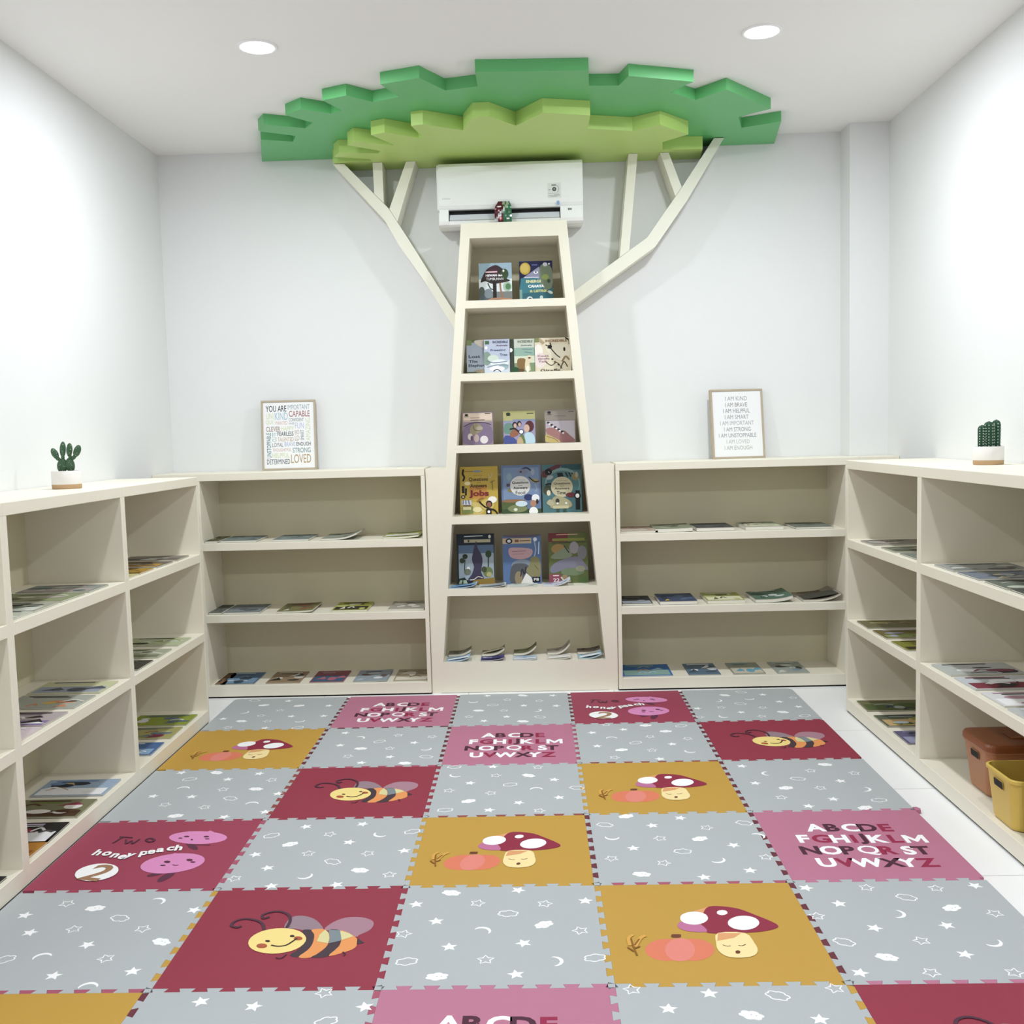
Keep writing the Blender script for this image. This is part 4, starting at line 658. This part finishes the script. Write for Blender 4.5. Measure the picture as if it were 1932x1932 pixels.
SB = [('light blue picture book with a dark tree and two animals, left on the top shelf', 0, 1.363, 1.544, 2.36, '#8fb6d0', hewan, {}),
 ('dark blue picture book with a yellow moon, right on the top shelf', 0, 1.585, 1.768, 2.364, '#1d2050', listrik, {}),
 ('pale blue book titled Lost The Elephant, leftmost on the second shelf, partly covered', 1, 1.283, 1.425, 1.947, '#b5c3d6', elephant, dict(y=.247)),
 ('lilac book with icy animals and a green corner, second from left on the second shelf', 1, 1.381, 1.521, 1.945, '#cdd6e4', freezing, dict(y=.232)),
 ('pale green book with brown dogs and a dark tree trunk, third on the second shelf', 1, 1.523, 1.66, 1.944, '#c2cfb8', dogs, dict(y=.240)),
 ('cream book with giraffe drawings, rightmost on the second shelf', 1, 1.661, 1.859, 1.945, '#e2d6b8', giraffe, dict(y=.232)),
 ('mauve book with an arched purple group picture, left on the third shelf', 2, 1.248, 1.419, 1.549, '#a892a4', purple, {}),
 ('colourful family picture book with a round white sticker, middle of the third shelf', 2, 1.476, 1.653, 1.549, '#8fa8c8', family, {}),
 ('taupe book showing a line of birds over pink hills, right on the third shelf', 2, 1.706, 1.877, 1.551, '#8f8078', penguins, {}),
 ('yellow book with the red title Jobs, left on the fourth shelf', 3, 1.224, 1.436, 1.245, '#c9a83c', jobs, {}),
 ('blue book with the title Food in a pale circle, middle of the fourth shelf', 3, 1.456, 1.676, 1.247, '#5f79a8', food, {}),
 ('teal book with the title Time in a beige circle, right on the fourth shelf', 3, 1.684, 1.903, 1.245, '#3f6f78', timeb, {}),
 ('dark book with a purple spired silhouette among trees, left on the fifth shelf', 4, 1.195, 1.407, .868, '#22303a', shadowfig, dict(y=.225)),
 ('blue book with an olive hooded figure, middle of the fifth shelf', 4, 1.454, 1.669, .857, '#5b7fb8', hood, dict(y=.225)),
 ('olive and red book with a grey field picture, right on the fifth shelf', 4, 1.711, 1.931, .862, '#6b7a3c', field, dict(y=.225))]
for lab, s_, xa, xb, zt, base, art, kw in SB:
    standing_book(lab, (xa+xb)/2, TS[s_], xb-xa, (zt-TS[s_])/math.cos(math.radians(7)), base, art, **kw)

# ---------------------------------------------------------------- flat books
def flat_book(name, label, loc, w, d, pal, seed, group, rz=0, th=.006, curl=0., curl_side=1, shapes=None, pages=True, pcol=None):
    """lies on its back; local x is its width, local y its depth; the cover picture reads from -y"""
    t = thing(name, label, 'book', loc, rz, group)
    n = 10
    def zo(u):
        v = u if curl_side > 0 else -u
        return curl*max(0, (v/w+.5)-.25)**2.6*2.1
    def slab(q, x0, x1, y0_, y1_, z0, z1, m, mt=None):
        V = []; F = []
        for i in range(n+1):
            u = x0+(x1-x0)*i/n; z = zo(u)
            V += [(u, y0_, z0+z), (u, y1_, z0+z), (u, y0_, z1+z), (u, y1_, z1+z)]
        for i in range(n):
            a = i*4; b = a+4
            F += [(a+1, b+1, b, a), (a+2, b+2, b+3, a+3), (a, b, b+2, a+2), (b+1, a+1, a+3, b+3)]
        F += [(0, 2, 3, 1), (n*4+1, n*4+3, n*4+2, n*4)]
        q.mesh(V, F, m)
    q = MB(); cov = ink(pal[0])
    slab(q, -w/2, w/2, -d/2, d/2, 0, .0008, cov); slab(q, -w/2, w/2, -d/2, d/2, th-.0008, th, cov)
    p = Print(q, lambda u, v, l: (u-w/2, v-d/2, th+l+zo(u-w/2)+(.0004 if curl else 0)), .00012)
    if shapes: draw(p, shapes, w, d)
    else:
        r = random.Random(seed); P1 = pal[1:]
        c = lambda: P1[r.randrange(len(P1))]
        if r.random() < .6: p.rect(w*.04, d*.04, w*.96, d*r.uniform(.3, .6), c())
        for k in range(7):
            a = r.random(); cx, cy_ = r.uniform(.15, .85)*w, r.uniform(.12, .75)*d
            rx = min(r.uniform(.06, .2)*w, cx, w-cx); ry = min(r.uniform(.05, .16)*d, cy_, d-cy_)
            if a < .55: p.ell(cx, cy_, rx, ry, c())
            elif a < .8: p.stroke([(cx-rx, cy_-ry*.5), (cx, cy_+ry*.7), (cx+rx, cy_-ry*.3)], .006+.008*r.random(), c())
            else: p.poly([(cx-rx, cy_-ry), (cx+rx, cy_-ry*.6), (cx+rx*.3, cy_+ry)], c())
        p.rect(w*.12, d*.86, w*r.uniform(.6, .88), d*.92, c()); p.rect(w*.2, d*.78, w*r.uniform(.5, .8), d*.815, c())
    q.build('cover', t)
    q = MB(); slab(q, -w/2+.0015, w/2-.0015, -d/2+.0015, d/2-.0015, .00085, th-.00085, M_PAGES if not pcol else ink(pcol)); q.build('pages', t)
    return t
ORD = ['leftmost', 'second from left', 'third from left', 'fourth from left', 'fifth from left', 'sixth from left']
OLIVE = ['#7c8478', '#8d958c', '#5f6a62', '#a9b0a8']
BL1 = [(-.152, 'olive', ['#4d5438', '#8f9068', '#3a3f28'], 0), (.0, 'slate grey', ['#6d7a7a', '#7f8c8a', '#5d6868', '#8f9a98'], 0), (.29, 'blue grey', ['#7a8786', '#66726f', '#9aa5a2'], 0), (.56, 'grey', ['#8f968a', '#b4b8ac', '#6c7468'], .03), (.90, 'lime-edged', ['#a8b060', '#c9ccb0', '#7c8440', '#e0e0d0'], .01)]
BL2 = [(-.15, 'dark grey', ['#4f5650', '#3c423e', '#6b736d'], 0), (.0, 'steel grey', ['#6c7578', '#545c60', '#8c9498'], 0), (.295, 'brown and green', ['#7c7a50', '#8d5a48', '#d9d9cc', '#5c5f3c'], .006), (.60, 'yellow-green', ['#a8b04c', '#c4c87c', '#e8e6d0', '#2c2c20'], 0), (.915, 'grey and white', ['#a8a498', '#d6d2c4', '#6b6058', '#f0ece0'], 0)]
BL3 = [(-.14, 'brown', ['#6b5540', '#8c6a4c', '#3c2f24'], 0), (-.04-.005, 'blue', ['#4f6f8f', '#7c9cb8', '#33485c', '#c8d8e4'], 0), (.21, 'brown and black', ['#9a8468', '#6b4c38', '#1f1c1a', '#d9d4c8'], 0), (.455, 'dark rose', ['#8c4a58', '#b06c78', '#dfe8ee', '#3c5f80'], 0), (.70, 'grey-blue', ['#9aa8b0', '#6c5a5c', '#e8eaec', '#b4c0c8'], .004), (.925, 'beige', ['#a89c80', '#c9bda0', '#6b5a48', '#e8e2d0'], 0)]
BR1 = [(2.206, 'pinkish beige', ['#b4a090', '#d9d0c4', '#c49c90'], 0), (2.395, 'green-grey', ['#8c947c', '#5c6454', '#b4b8a0'], .004), (2.62, 'charcoal', ['#4c4f50', '#6c7072', '#3a3c3e'], 0), (2.885, 'pale green', ['#9aa48c', '#d4d4b8', '#4c4844'], 0), (3.155, 'plain dark grey', ['#6c756c', '#5f685f', '#7c857c'], 0)]
BR2 = [(2.19, 'black', ['#2c2f34', '#6b7480', '#1c1e22', '#a8b0b8'], 0), (2.415, 'navy and yellow', ['#3c4a68', '#5c6c8c', '#c8b040', '#2c3448'], 0), (2.675, 'yellow-green', ['#a8ac60', '#c8cc90', '#6c7040', '#e8e8c8'], 0), (2.935, 'dark green', ['#5c7868', '#3c5848', '#a8c0b0', '#c8d4cc'], .02), (3.195, 'grey and brown', ['#9c9484', '#7c4c48', '#c8c4b4', '#4c4c44'], .035)]
BR3 = [(2.242, 'bright blue', ['#2f6fb0', '#4f8cc8', '#8fb0a8', '#c89878', '#a8c8e0'], 0), (2.555, 'steel blue', ['#5c7488', '#8ca0b0', '#3c5060', '#e0e6ea'], 0), (2.80, 'grey and turquoise', ['#9aa090', '#68a8c0', '#5c5c50', '#d4ccb8'], 0), (3.04, 'pale grey', ['#a0a8a0', '#3c3c38', '#7c98a8', '#d0d4cc'], 0)]
for nm, lst, z, where, g in (('BL1', BL1, .866, 'top shelf, back bookcase left of tree', 'a'), ('BL2', BL2, .466, 'middle shelf, back bookcase left of tree', 'b'), ('BL3', BL3, .07, 'bottom shelf, back bookcase left of tree', 'c'),
                        ('BR1', BR1, .866, 'top shelf, back bookcase right of tree', 'd'), ('BR2', BR2, .466, 'middle shelf, back bookcase right of tree', 'e'), ('BR3', BR3, .07, 'bottom shelf, back bookcase right of tree', 'f')):
    for i, (x, cn, pal, curl) in enumerate(lst):
        w_ = .20 if nm[1] == 'L' else .205
        if nm in ('BL3',): w_ = .19
        if nm == 'BL3' and i == 0: w_ = .06
        if nm == 'BL1' and i == 0: w_ = .07
        if nm == 'BL2' and i == 0: w_ = .07
        if nm == 'BR2' and i == 0: w_ = .17
        if nm == 'BR3' and i == 0: w_ = .275
        if nm == 'BR3' and i > 0: w_ = .175
        th = .02 if nm in ('BR1', 'BR2') and i in (1, 2, 3) else .011
        if nm in ('BL3', 'BR3'): th = .005
        thing_ = flat_book('flat_book', f'{cn} book, {ORD[i]} on the {where}', (x, YF+.165, z+.0004), w_, .27, pal, i*3+ord(g), 'books lying on the '+where, th=th, curl=curl, curl_side=1)
# two picture details on the front edge books of the bottom left shelf
# side bookcases: books lie with their long side into the shelf
SIDE = {
 'L1a': [(-.62, 'brown-grey', ['#8c8478', '#6c645c', '#c8c4bc', '#4c4844']), (-.86, 'dark patterned', ['#6c6458', '#4c4440', '#a8a090', '#b89040']), (-1.10, 'ochre', ['#a88430', '#c8a850', '#6c5420', '#d8cca0']), (-1.28, 'cream striped', ['#c8bc80', '#e0d8b0', '#4c4830'])],
 'L1b': [(-.66, 'green and white animal', ['#b4bc98', '#e8ece0', '#8c9440', '#1c1e1c', '#d8e0d0']), (-.93, 'grey-green', ['#a8ac94', '#7c8068', '#d8d8c8']), (-1.17, 'dark-edged', ['#3c3c34', '#8c8c7c', '#c8c8b8'])],
 'L1c': [(-.62, 'lime and navy', ['#8c9a38', '#5c6c80', '#a8b040', '#e0e4e8']), (-.84, 'green and magenta', ['#a8a468', '#8c3050', '#c8c490', '#6c7c88']), (-1.09, 'blue and orange', ['#4c6c9c', '#a86030', '#8caccc', '#e0e8f0'])],
 'L2a': [(-1.60, 'grey and teal', ['#8c9088', '#4c6460', '#b8bcb4', '#a89c98']), (-1.82, 'olive green', ['#8c9470', '#5c6048', '#c8c8b0', '#b4a8a4']), (-2.04, 'grey and black', ['#a8a898', '#1c2420', '#d0d4c8', '#788074']), (-2.25, 'white and grey', ['#c4c8b8', '#e8ece4', '#7c847c'])],
 'L2b': [(-1.56, 'yellow and white letter-print', ['#c8c8a0', '#4c5058', '#e8e8e0', '#98a0b0']), (-1.78, 'grey drawing', ['#a8aca0', '#d0b060', '#4c4c48', '#e0dcd0', '#d08860']), (-2.02, 'white, tan and purple', ['#b4a8a8', '#f0f0f0', '#2c2428', '#8878a0']), (-2.23, 'pink and white', ['#d8c8cc', '#f0e8ec', '#b898a8'])],
 'L2c': [(-1.59, 'light blue portrait', ['#9cb0c4', '#f0f0f0', '#1c2838', '#c8a880', '#6c88b0']), (-1.82, 'white-framed red and green', ['#7c7c5c', '#8c3048', '#e8e4dc', '#7c8c30', '#4c3020']), (-2.06, 'black and white lettered', ['#1c1a1c', '#e8e8e8', '#8c2c38', '#c8b8d0', '#4c4848']), (-2.26, 'wooden orange', ['#b07830', '#d8a850', '#8c5420', '#3c5030'])],
 'L3c': [(-2.52, 'black', ['#1c1c1e', '#4c5050', '#a8b0b0'])],
 'R1a': [(-.66, 'grey animal', ['#8c8880', '#c8c0b8', '#3c3834', '#a8a49c']), (-.95, 'green-grey', ['#848874', '#5c6050', '#a8a890']), (-1.19, 'blue-grey edged', ['#7c8478', '#4c5c74', '#b0b4a4'])],
 'R1b': [(-.60, 'brown and green mottled', ['#6c6848', '#8c9448', '#4c4030', '#a8a070', '#8c6c50']), (-.84, 'mottled olive', ['#6c6030', '#a0a0b0', '#8c9858', '#3c3020']), (-1.09, 'olive dark-striped', ['#7c7c30', '#2c2818', '#a8a048'])],
 'R1c': [(-.60, 'green and navy mottled', ['#6c6c48', '#28305c', '#8c7c58', '#a0a8a0', '#4c5c30']), (-.86, 'grey-green animal', ['#5c6450', '#d0dce0', '#2c3848', '#8c9440', '#c8a878']), (-1.12, 'violet-grey', ['#605c7c', '#9c9cb8', '#1c1c28', '#8c8c50'])],
 'R2a': [(-1.57, 'light grey patterned', ['#9c9c98', '#c8c8c0', '#5c6060', '#7c8480']), (-1.79, 'blue-grey with cream', ['#78808c', '#d0c8a8', '#a8b0bc', '#4c5460']), (-2.02, 'green-grey', ['#6c7468', '#c0c8b8', '#3c443c']), (-2.22, 'dark grey', ['#4c504c', '#8c908c', '#a8aca8'])],
 'R2b': [(-1.55, 'black and white word-print', ['#b8bcb8', '#2c2c30', '#f0f0f0', '#7c3c50', '#88a088']), (-1.77, 'white with maroon letters', ['#c8ccd0', '#2c2428', '#f0f0f0', '#7c3040']), (-2.00, 'white dotted', ['#dcdcdc', '#2c2c2c', '#b890a0', '#f4f4f4']), (-2.21, 'pale grey lettered', ['#c4c8c8', '#3c3c40', '#f0f0f0'])]}
ZS = dict(a=.866, b=.466, c=.07); SN = dict(a='top', b='middle', c='bottom')
for key, lst in SIDE.items():
    side, unit, sh = key[0], int(key[1]), key[2]
    un = {('L', 1): 'far left-wall bookcase', ('L', 2): 'middle left-wall bookcase', ('L', 3): 'nearest left-wall bookcase', ('R', 1): 'far right-wall bookcase', ('R', 2): 'nearer right-wall bookcase'}[(side, unit)]
    on = ['farthest', 'second from the far end', 'third from the far end', 'nearest']
    for i, (y, cn, pal) in enumerate(lst):
        x = XL-.165 if side == 'L' else XR+.165
        wd = .185 if len(lst) > 2 else .2
        r_ = random.Random(ord(key[0])+ord(key[1])*3+ord(key[2])*7+i)
        y = max(y, YE-unit*UW+.022+wd/2+.006)
        # open the covers so that they read from the room: rotate 90 degrees towards the aisle
        flat_book('flat_book', f'{cn} book, {on[i] if len(lst) > 1 else "only one seen"}, {SN[sh]} shelf, {un}', (x, y, ZS[sh]+.0004), .285, wd, pal, 11*i+ord(sh)+unit*5+(0 if side == 'L' else 50),
                  f'books lying on the {SN[sh]} shelf of the {un}', rz=r_.uniform(-.03, .03), th=.006)
# booklets lying in the tree bookshelf
for i, (x, cn, pal) in enumerate([(1.235, 'pale blue', ['#a8cbe4', '#d0e2f0', '#7ca4c8']), (1.395, 'off-white', ['#cfd2cc', '#b8c4cc', '#8c98a0']), (1.57, 'thin white', ['#d8dcd4', '#a8b0a4', '#c8ccc4']), (1.75, 'white and blue', ['#e0e6ee', '#88a8d0', '#b8b0c8'])]):
    flat_book('booklet', f'{cn} booklet on the front edge of the fifth tree shelf, {ORD[i]}', (x, YT+.062, TS[4]+.0004), .15, .11, pal, i+3, 'booklets lying on the fifth tree shelf', th=.004, curl=[.02, .012, .0, .035][i], rz=0)
C6 = [(1.195, ['#7c7c68', '#5c5850', '#a8a898'], .030, ['#a8cbe4', '#e8eef4', '#7ca4c8'], .022), (1.385, ['#a09c84', '#8c887c', '#b8b49c'], .034, ['#4c4c80', '#c8cce0', '#38386c'], .014), (1.565, ['#6c7050', '#8c9068', '#505438'], .046, ['#c4d0da', '#8cb0d0', '#e0e8ee'], .004),
      (1.755, ['#a8a094', '#c0b8a8', '#888078'], .056, ['#dcd8cc', '#b0a8a0', '#f0eee8'], .010), (1.925, ['#6c645c', '#2c2828', '#8c847c'], .016, ['#a0c8d8', '#e8f0f4', '#4c5c60'], .026)]
for i, (x, p1, c1_, p2, c2_) in enumerate(C6):
    n1 = ['grey-brown', 'beige', 'olive', 'taupe', 'dark brown'][i]; n2 = ['light blue', 'indigo', 'pale blue', 'ivory', 'sky blue'][i]
    flat_book('booklet', f'{n1} curling booklet at the rear of the lowest tree shelf, {ORD[i]}', (x, YT+.19, .1734), .13, .10, p1, i+20, 'booklets at the rear of the lowest tree shelf', th=.014, curl=c1_)
    flat_book('booklet', f'{n2} booklet at the front of the lowest tree shelf, {ORD[i]}', (x, YT+.06, .1734), .13, .10, p2, i+30, 'booklets at the front of the lowest tree shelf', th=.006, curl=c2_)

# ================================================================ FRAMED PRINTS
def framed(label, loc, w, h, rz, lean, words, name='framed_print', fw=.011, fd=.022):
    t = thing(name, label, 'picture frame', loc, rz, 'framed word prints on the back bookcases', rx=-lean)
    wood = mat('pale_oak', '#b9ab96', .5, .3, .08, 30.)
    q = MB()
    for a, b in (((-w/2, 0, 0), (w/2, fd, fw)), ((-w/2, 0, h-fw), (w/2, fd, h)), ((-w/2, 0, fw), (-w/2+fw, fd, h-fw)), ((w/2-fw, 0, fw), (w/2, fd, h-fw))): q.bbox(a, b, wood, .001)
    q.build('frame', t)
    q = MB(); q.box((-w/2+fw, .005, fw), (w/2-fw, fd-.004, h-fw), mat('print_paper', '#f2f2f2', .6, .3, .01))
    p = Print(q, lambda u, v, l: (u*w-w/2, .005-l, v*h), .0002)
    for txt, x0, y0_, x1, y1, col, rot in words:
        if rot: p.text(txt, (x0+x1)/2, (y0_+y1)/2, col, w=(y1-y0_)*h/w, h=(x1-x0)*w/h, rot=rot, bold=.02, same=True) if False else rot_text(p, txt, x0, y0_, x1, y1, col, w, h)
        else: p.text(txt, (x0+x1)/2, (y0_+y1)/2, col, w=(x1-x0), h=(y1-y0_), bold=.01 if len(txt) > 4 else .0, same=True)
    q.build('print', t); return t
def rot_text(p, txt, x0, y0_, x1, y1, col, w, h):
    V, F, gw, gh = glyph(txt, .01)
    cx, cy_ = (x0+x1)/2, (y0_+y1)/2; a = (y1-y0_)/gw; b = (x1-x0)/gh
    p.mb.mesh([p.P(cx-y*b, cy_+x*a, p.k*p.e) for x, y in V], F, ink(col))
W1 = [('YOU ARE',270,310,740,450,'#2c3244',0),('IMPORTANT',770,295,1270,410,'#93a5b0',0),('UNI',280,480,440,620,'#ccd5a4',0),('QUE',270,640,440,750,'#ccd5a4',0),('KIND',475,470,770,640,'#9dbdd0',0),('CAPABLE',795,435,1270,575,'#a06a6c',0),
 ('CONFIDENT',790,605,1130,680,'#8a8f92',0),('WANTED',475,670,760,750,'#d6b6b0',0),('WISE',785,705,910,750,'#7c8890',0),('FUN',930,710,1130,845,'#b3bede',0),('CLEVER',270,790,590,905,'#9a8578',0),('HAPPY',610,790,900,890,'#d5d9b6',0),
 ('FEARLESS',525,910,890,1010,'#3c4248',0),('BO',920,880,1020,980,'#b4998c',0),('LD',920,1010,1020,1120,'#b4998c',0),('TALENTED',525,1040,890,1135,'#c7b39c',0),('UNSTOPPABLE',275,930,375,1510,'#5f868c',1),('CUTE',405,930,500,1140,'#9fbcc0',1),
 ('SMART',1050,880,1130,1120,'#6f7a80',1),('AMAZING',1165,605,1275,1130,'#cfd8ae',1),('LOYAL',400,1165,650,1260,'#7e7f88',0),('BRAVE',680,1150,920,1250,'#b3bbd8',0),('ENOUGH',950,1155,1275,1245,'#3f4a50',0),('THOUGHTFUL',400,1290,830,1365,'#d3b0a8',0),
 ('STRONG',860,1285,1270,1400,'#7f9a9c',0),('HELPFUL',400,1400,780,1505,'#d2d7a8',0),('DETERMINED',270,1540,795,1655,'#2c3244',0),('LOVED',820,1435,1275,1640,'#b59d78',0)]
W1 = [(t, (a-165)/1240, (1795-d-(c-700)*.0*0)/1605, (c-165)/1240, (1795-b)/1605, col, r) for t, a, b, c, d, col, r in W1]
framed('oak-framed print of colourful affirming words, standing on the left back bookcase', (.249, .345, H+.0006), .309, .40, math.radians(4), math.radians(6), W1)
L2 = [('I AM KIND',590,1100,370),('I AM BRAVE',590,1105,515),('I AM HELPFUL',545,1165,655),('I AM SMART',590,1140,800),('I AM IMPORTANT',480,1265,940),('I AM STRONG',575,1190,1085),('I AM UNSTOPPABLE',455,1320,1225),('I AM LOVED',630,1170,1370),('I AM ENOUGH',590,1230,1515)]
cols2 = ['#9c9ca0', '#8c8688', '#85858c', '#94949c', '#aaaab2', '#909498', '#8e9298', '#b4b8b0', '#a8aaa4']
W2 = [(t, (a-230-(y-150)*.055)/1220, (1765-y-48)/1610, (b-230-(y-150)*.055)/1220, (1765-y+48)/1610, c, 0) for (t, a, b, y), c in zip(L2, cols2)]
framed('oak-framed print of grey I AM lines, standing on the right back bookcase', (2.797, .335, H+.0006), .306, .392, math.radians(9), math.radians(7), W2, fd=.026)

# ================================================================ CACTI
M_POT = mat('white_ceramic', '#ece8e2', .45, .4, .02); M_TAN = mat('bare_clay', '#c2a17c', .7, .2, .05)
M_CACT = mat('cactus_green', '#3f5f42', .5, .4, .25, 60.); M_CACT2 = mat('deep_cactus_green', '#234c34', .5, .4, .25, 60.); M_SPINE = mat('white_spines', '#dfe8dd', .7, .2, .05)
def pot(t, r, h):
    q = MB(); q.lathe([(r*.96, 0), (r*.985, .002), (r*.99, h*.25)], M_TAN, 40, cap=False); q.lathe([(r*.99, h*.25), (r, h*.3), (r, h-.002), (r-.002, h), (r-.006, h), (r-.006, h*.85)], M_POT, 40, cap=False)
    q.face([((r*.96)*math.cos(-a), (r*.96)*math.sin(-a), 0) for a in [2*math.pi*i/40 for i in range(40)]], M_TAN)
    q.lathe([(r-.006, h*.84), (r-.006, h*.86)], mat('pot_soil', '#8c8478', .9, .1, .3, 90.), 40); q.build('pot', t)
t = thing('potted_prickly_pear', 'small prickly pear cactus in a white pot with tan base, on the left bookcase', 'potted plant', (-.252, -1.40, H+.0006))
pot(t, .0575, .072)
q = MB()
pads = [((-.014, 0, .092), (.022, .011, .030), -.12), ((.018, 0, .094), (.019, .011, .030), .1), ((-.042, .0, .142), (.0135, .008, .024), .45), ((-.010, .004, .158), (.0125, .008, .032), -.08), ((.020, -.003, .155), (.0125, .008, .028), -.1), ((.050, .0, .150), (.0145, .008, .026), -.42)]
for c, r_, a in pads: q.ball(c, r_, M_CACT, 16, 12, Matrix.Rotation(-a, 3, 'Y'))
q.ball((-.030, 0, .121), (.008, .007, .016), M_CACT, 12, 8, Matrix.Rotation(-.9, 3, 'Y')); q.ball((.035, 0, .125), (.008, .007, .014), M_CACT, 12, 8, Matrix.Rotation(.8, 3, 'Y'))
q.ball((-.010, 0, .125), (.007, .007, .014), M_CACT, 12, 8); q.ball((.020, 0, .126), (.007, .007, .013), M_CACT, 12, 8)
q.build('pads', t)
q = MB(); rr = random.Random(3)
for c, r_, a in pads:
    for k in range(7):
        u, v = rr.uniform(-.75, .75), rr.uniform(-.75, .75)
        if u*u+v*v > .8: continue
        d_ = Matrix.Rotation(-a, 3, 'Y') @ Vector((u*r_[0], -r_[1]*math.sqrt(max(0, 1-u*u-v*v)), v*r_[2])); q.ball(tuple(d_+Vector(c)), (.0011, .0011, .0011), M_SPINE, 6, 4)
q.build('spines', t)
t = thing('potted_columnar_cactus', 'small ribbed columnar cactus in a white pot with tan base, on the right bookcase', 'potted plant', (3.45, -1.345, H+.0006))
pot(t, .0575, .072)
q = MB(); sp = MB()
def column(cx, cy_, r, z0, z1, ph):
    n = 48; ribs = 8; V = []; F = []; K = 22
    for k in range(K+1):
        s_ = k/K; z = z0+(z1-z0)*s_; e = math.sqrt(max(.0, 1-((s_-.82)/.18)**2)) if s_ > .82 else .9+.1*math.sin(s_*1.9)
        for i in range(n):
            a = 2*math.pi*i/n; rr_ = r*e*(1+.17*math.cos(ribs*a+ph)); V.append((cx+rr_*math.cos(a), cy_+rr_*math.sin(a), z))
    for k in range(K):
        for i in range(n):
            j = (i+1) % n; F.append((k*n+i, k*n+j, k*n+n+j, k*n+n+i))
    q.mesh(V, F, M_CACT2, True)
    for b in range(ribs):
        a = (2*math.pi*b-ph)/ribs
        for k in range(8):
            z = z0+(z1-z0)*(.16+.1*k); rr_ = r*1.19
            sp.ball((cx+rr_*math.cos(a), cy_+rr_*math.sin(a), z), (.0025, .0025, .0019), M_SPINE, 6, 4)
column(-.026, .0, .0145, .055, .158, 1.0); column(-.002, -.006, .0165, .055, .172, -1.57*2); column(.030, .002, .0155, .055, .178, .4)
q.build('stems', t); sp.build('spines', t)

# ================================================================ STORAGE BINS
def rrect(w_, d_, r, n=6):
    o = []
    for cx, cy_, a0 in ((w_/2-r, d_/2-r, 0), (-w_/2+r, d_/2-r, 90), (-w_/2+r, -d_/2+r, 180), (w_/2-r, -d_/2+r, 270)):
        for i in range(n+1):
            a = math.radians(a0+90*i/n); o.append((cx+r*math.cos(a), cy_+r*math.sin(a)))
    return o
def bin_(name, label, loc, m, lid=None, wb=.30, db=.19, wt=.335, dt=.235, h=.18):
    t = thing(name, label, 'storage bin', loc, 0, 'plastic storage bins in the right bookcase')
    q = MB(); N = len(rrect(1, 1, .1))
    L = [(wb-.03, db-.03, 0), (wb-.008, db-.008, .003), (wb, db, .012), (wt-.006, dt-.006, h-.014), (wt+.004, dt+.004, h-.012), (wt+.004, dt+.004, h-.002), (wt, dt, h), (wt-.01, dt-.01, h), (wt-.012, dt-.012, h-.01), (wb-.008, db-.008, .008)]
    V = []; F = []
    for a, b, z in L: V += [(x, y, z) for x, y in rrect(a, b, .035)]
    for k in range(len(L)-1):
        for i in range(N):
            j = (i+1) % N; F.append((k*N+i, k*N+j, k*N+N+j, k*N+N+i))
    F.append(tuple(range(N-1, -1, -1))); F.append(tuple((len(L)-1)*N+i for i in range(N)))
    q.mesh(V, F, m, False); q.build('body', t)
    # slot handle on the aisle side, the hole's shade painted as a dark patch
    q = MB(); sl = (dt-db)/2/h; ang = 0
    def P(u, v, l):
        x = -(wb/2+(wt-wb)/2*(v/h))-.0012-l; return (x, u, v)
    p = Print(q, lambda u, v, l: P(-u, v, l), .0003)
    z0, z1 = h*.70, h*.84
    def rr2(a, b, c, d, r):
        return [(a+r-r*math.cos(t_), b+r-r*math.sin(t_)) for t_ in (0, .5, 1.0, 1.57)]+[(c-r+r*math.sin(t_), b+r-r*math.cos(t_)) for t_ in (0, .5, 1.0, 1.57)]+[(c-r+r*math.cos(t_), d-r+r*math.sin(t_)) for t_ in (0, .5, 1.0, 1.57)]+[(a+r-r*math.sin(t_), d-r+r*math.cos(t_)) for t_ in (0, .5, 1.0, 1.57)]
    rim = m.name
    q.face([P(-u, v, .0003) for u, v in rr2(-.036, z0-.003, .036, z1+.003, .006)], m); q.face([P(-u, v, .0009) for u, v in rr2(-.033, z0, .033, z1, .005)], M_DARK)
    q.build('handle_slot', t)
    if lid:
        q = MB(); LL = [(wt+.006, dt+.006, h-.006), (wt+.01, dt+.01, h-.002), (wt+.01, dt+.01, h+.014), (wt+.002, dt+.002, h+.022), (wt-.02, dt-.02, h+.024)]
        V = []; F = []
        for a, b, z in LL: V += [(x, y, z) for x, y in rrect(a, b, .038)]
        for k in range(len(LL)-1):
            for i in range(N):
                j = (i+1) % N; F.append((k*N+i, k*N+j, k*N+N+j, k*N+N+i))
        F.append(tuple(range(N-1, -1, -1))); F.append(tuple((len(LL)-1)*N+i for i in range(N)))
        q.mesh(V, F, lid); ld_ = q.build('lid', t)
        q = MB(); q.bbox((-.05, -.035, h+.0245), (.10, .035, h+.028), lid, .001); q.bbox((-.05, -.04, h+.0245), (.1, -.0355, h+.03), mat('lid_edge', '#c08a5e', .4, .4, .02), .001); q.build('lid_handle', ld_)
    return t
M_TERRA = mat('terracotta_plastic', '#b17a54', .42, .4, .03); M_TERRA2 = mat('dark_terracotta_lid', '#8f532f', .35, .5, .03); M_YEL = mat('mustard_plastic', '#dcbd5c', .4, .4, .03)
bin_('storage_bin', 'terracotta plastic bin with a darker lid, in the right bookcase behind the yellow bin', (3.245+.148, -1.775, .0706), M_TERRA, M_TERRA2)
bin_('storage_bin', 'open mustard yellow plastic bin without lid, in front of the terracotta bin', (3.186+.15, -2.098, .0706), M_YEL, None, db=.185, dt=.225)
bpy.context.view_layer.update()
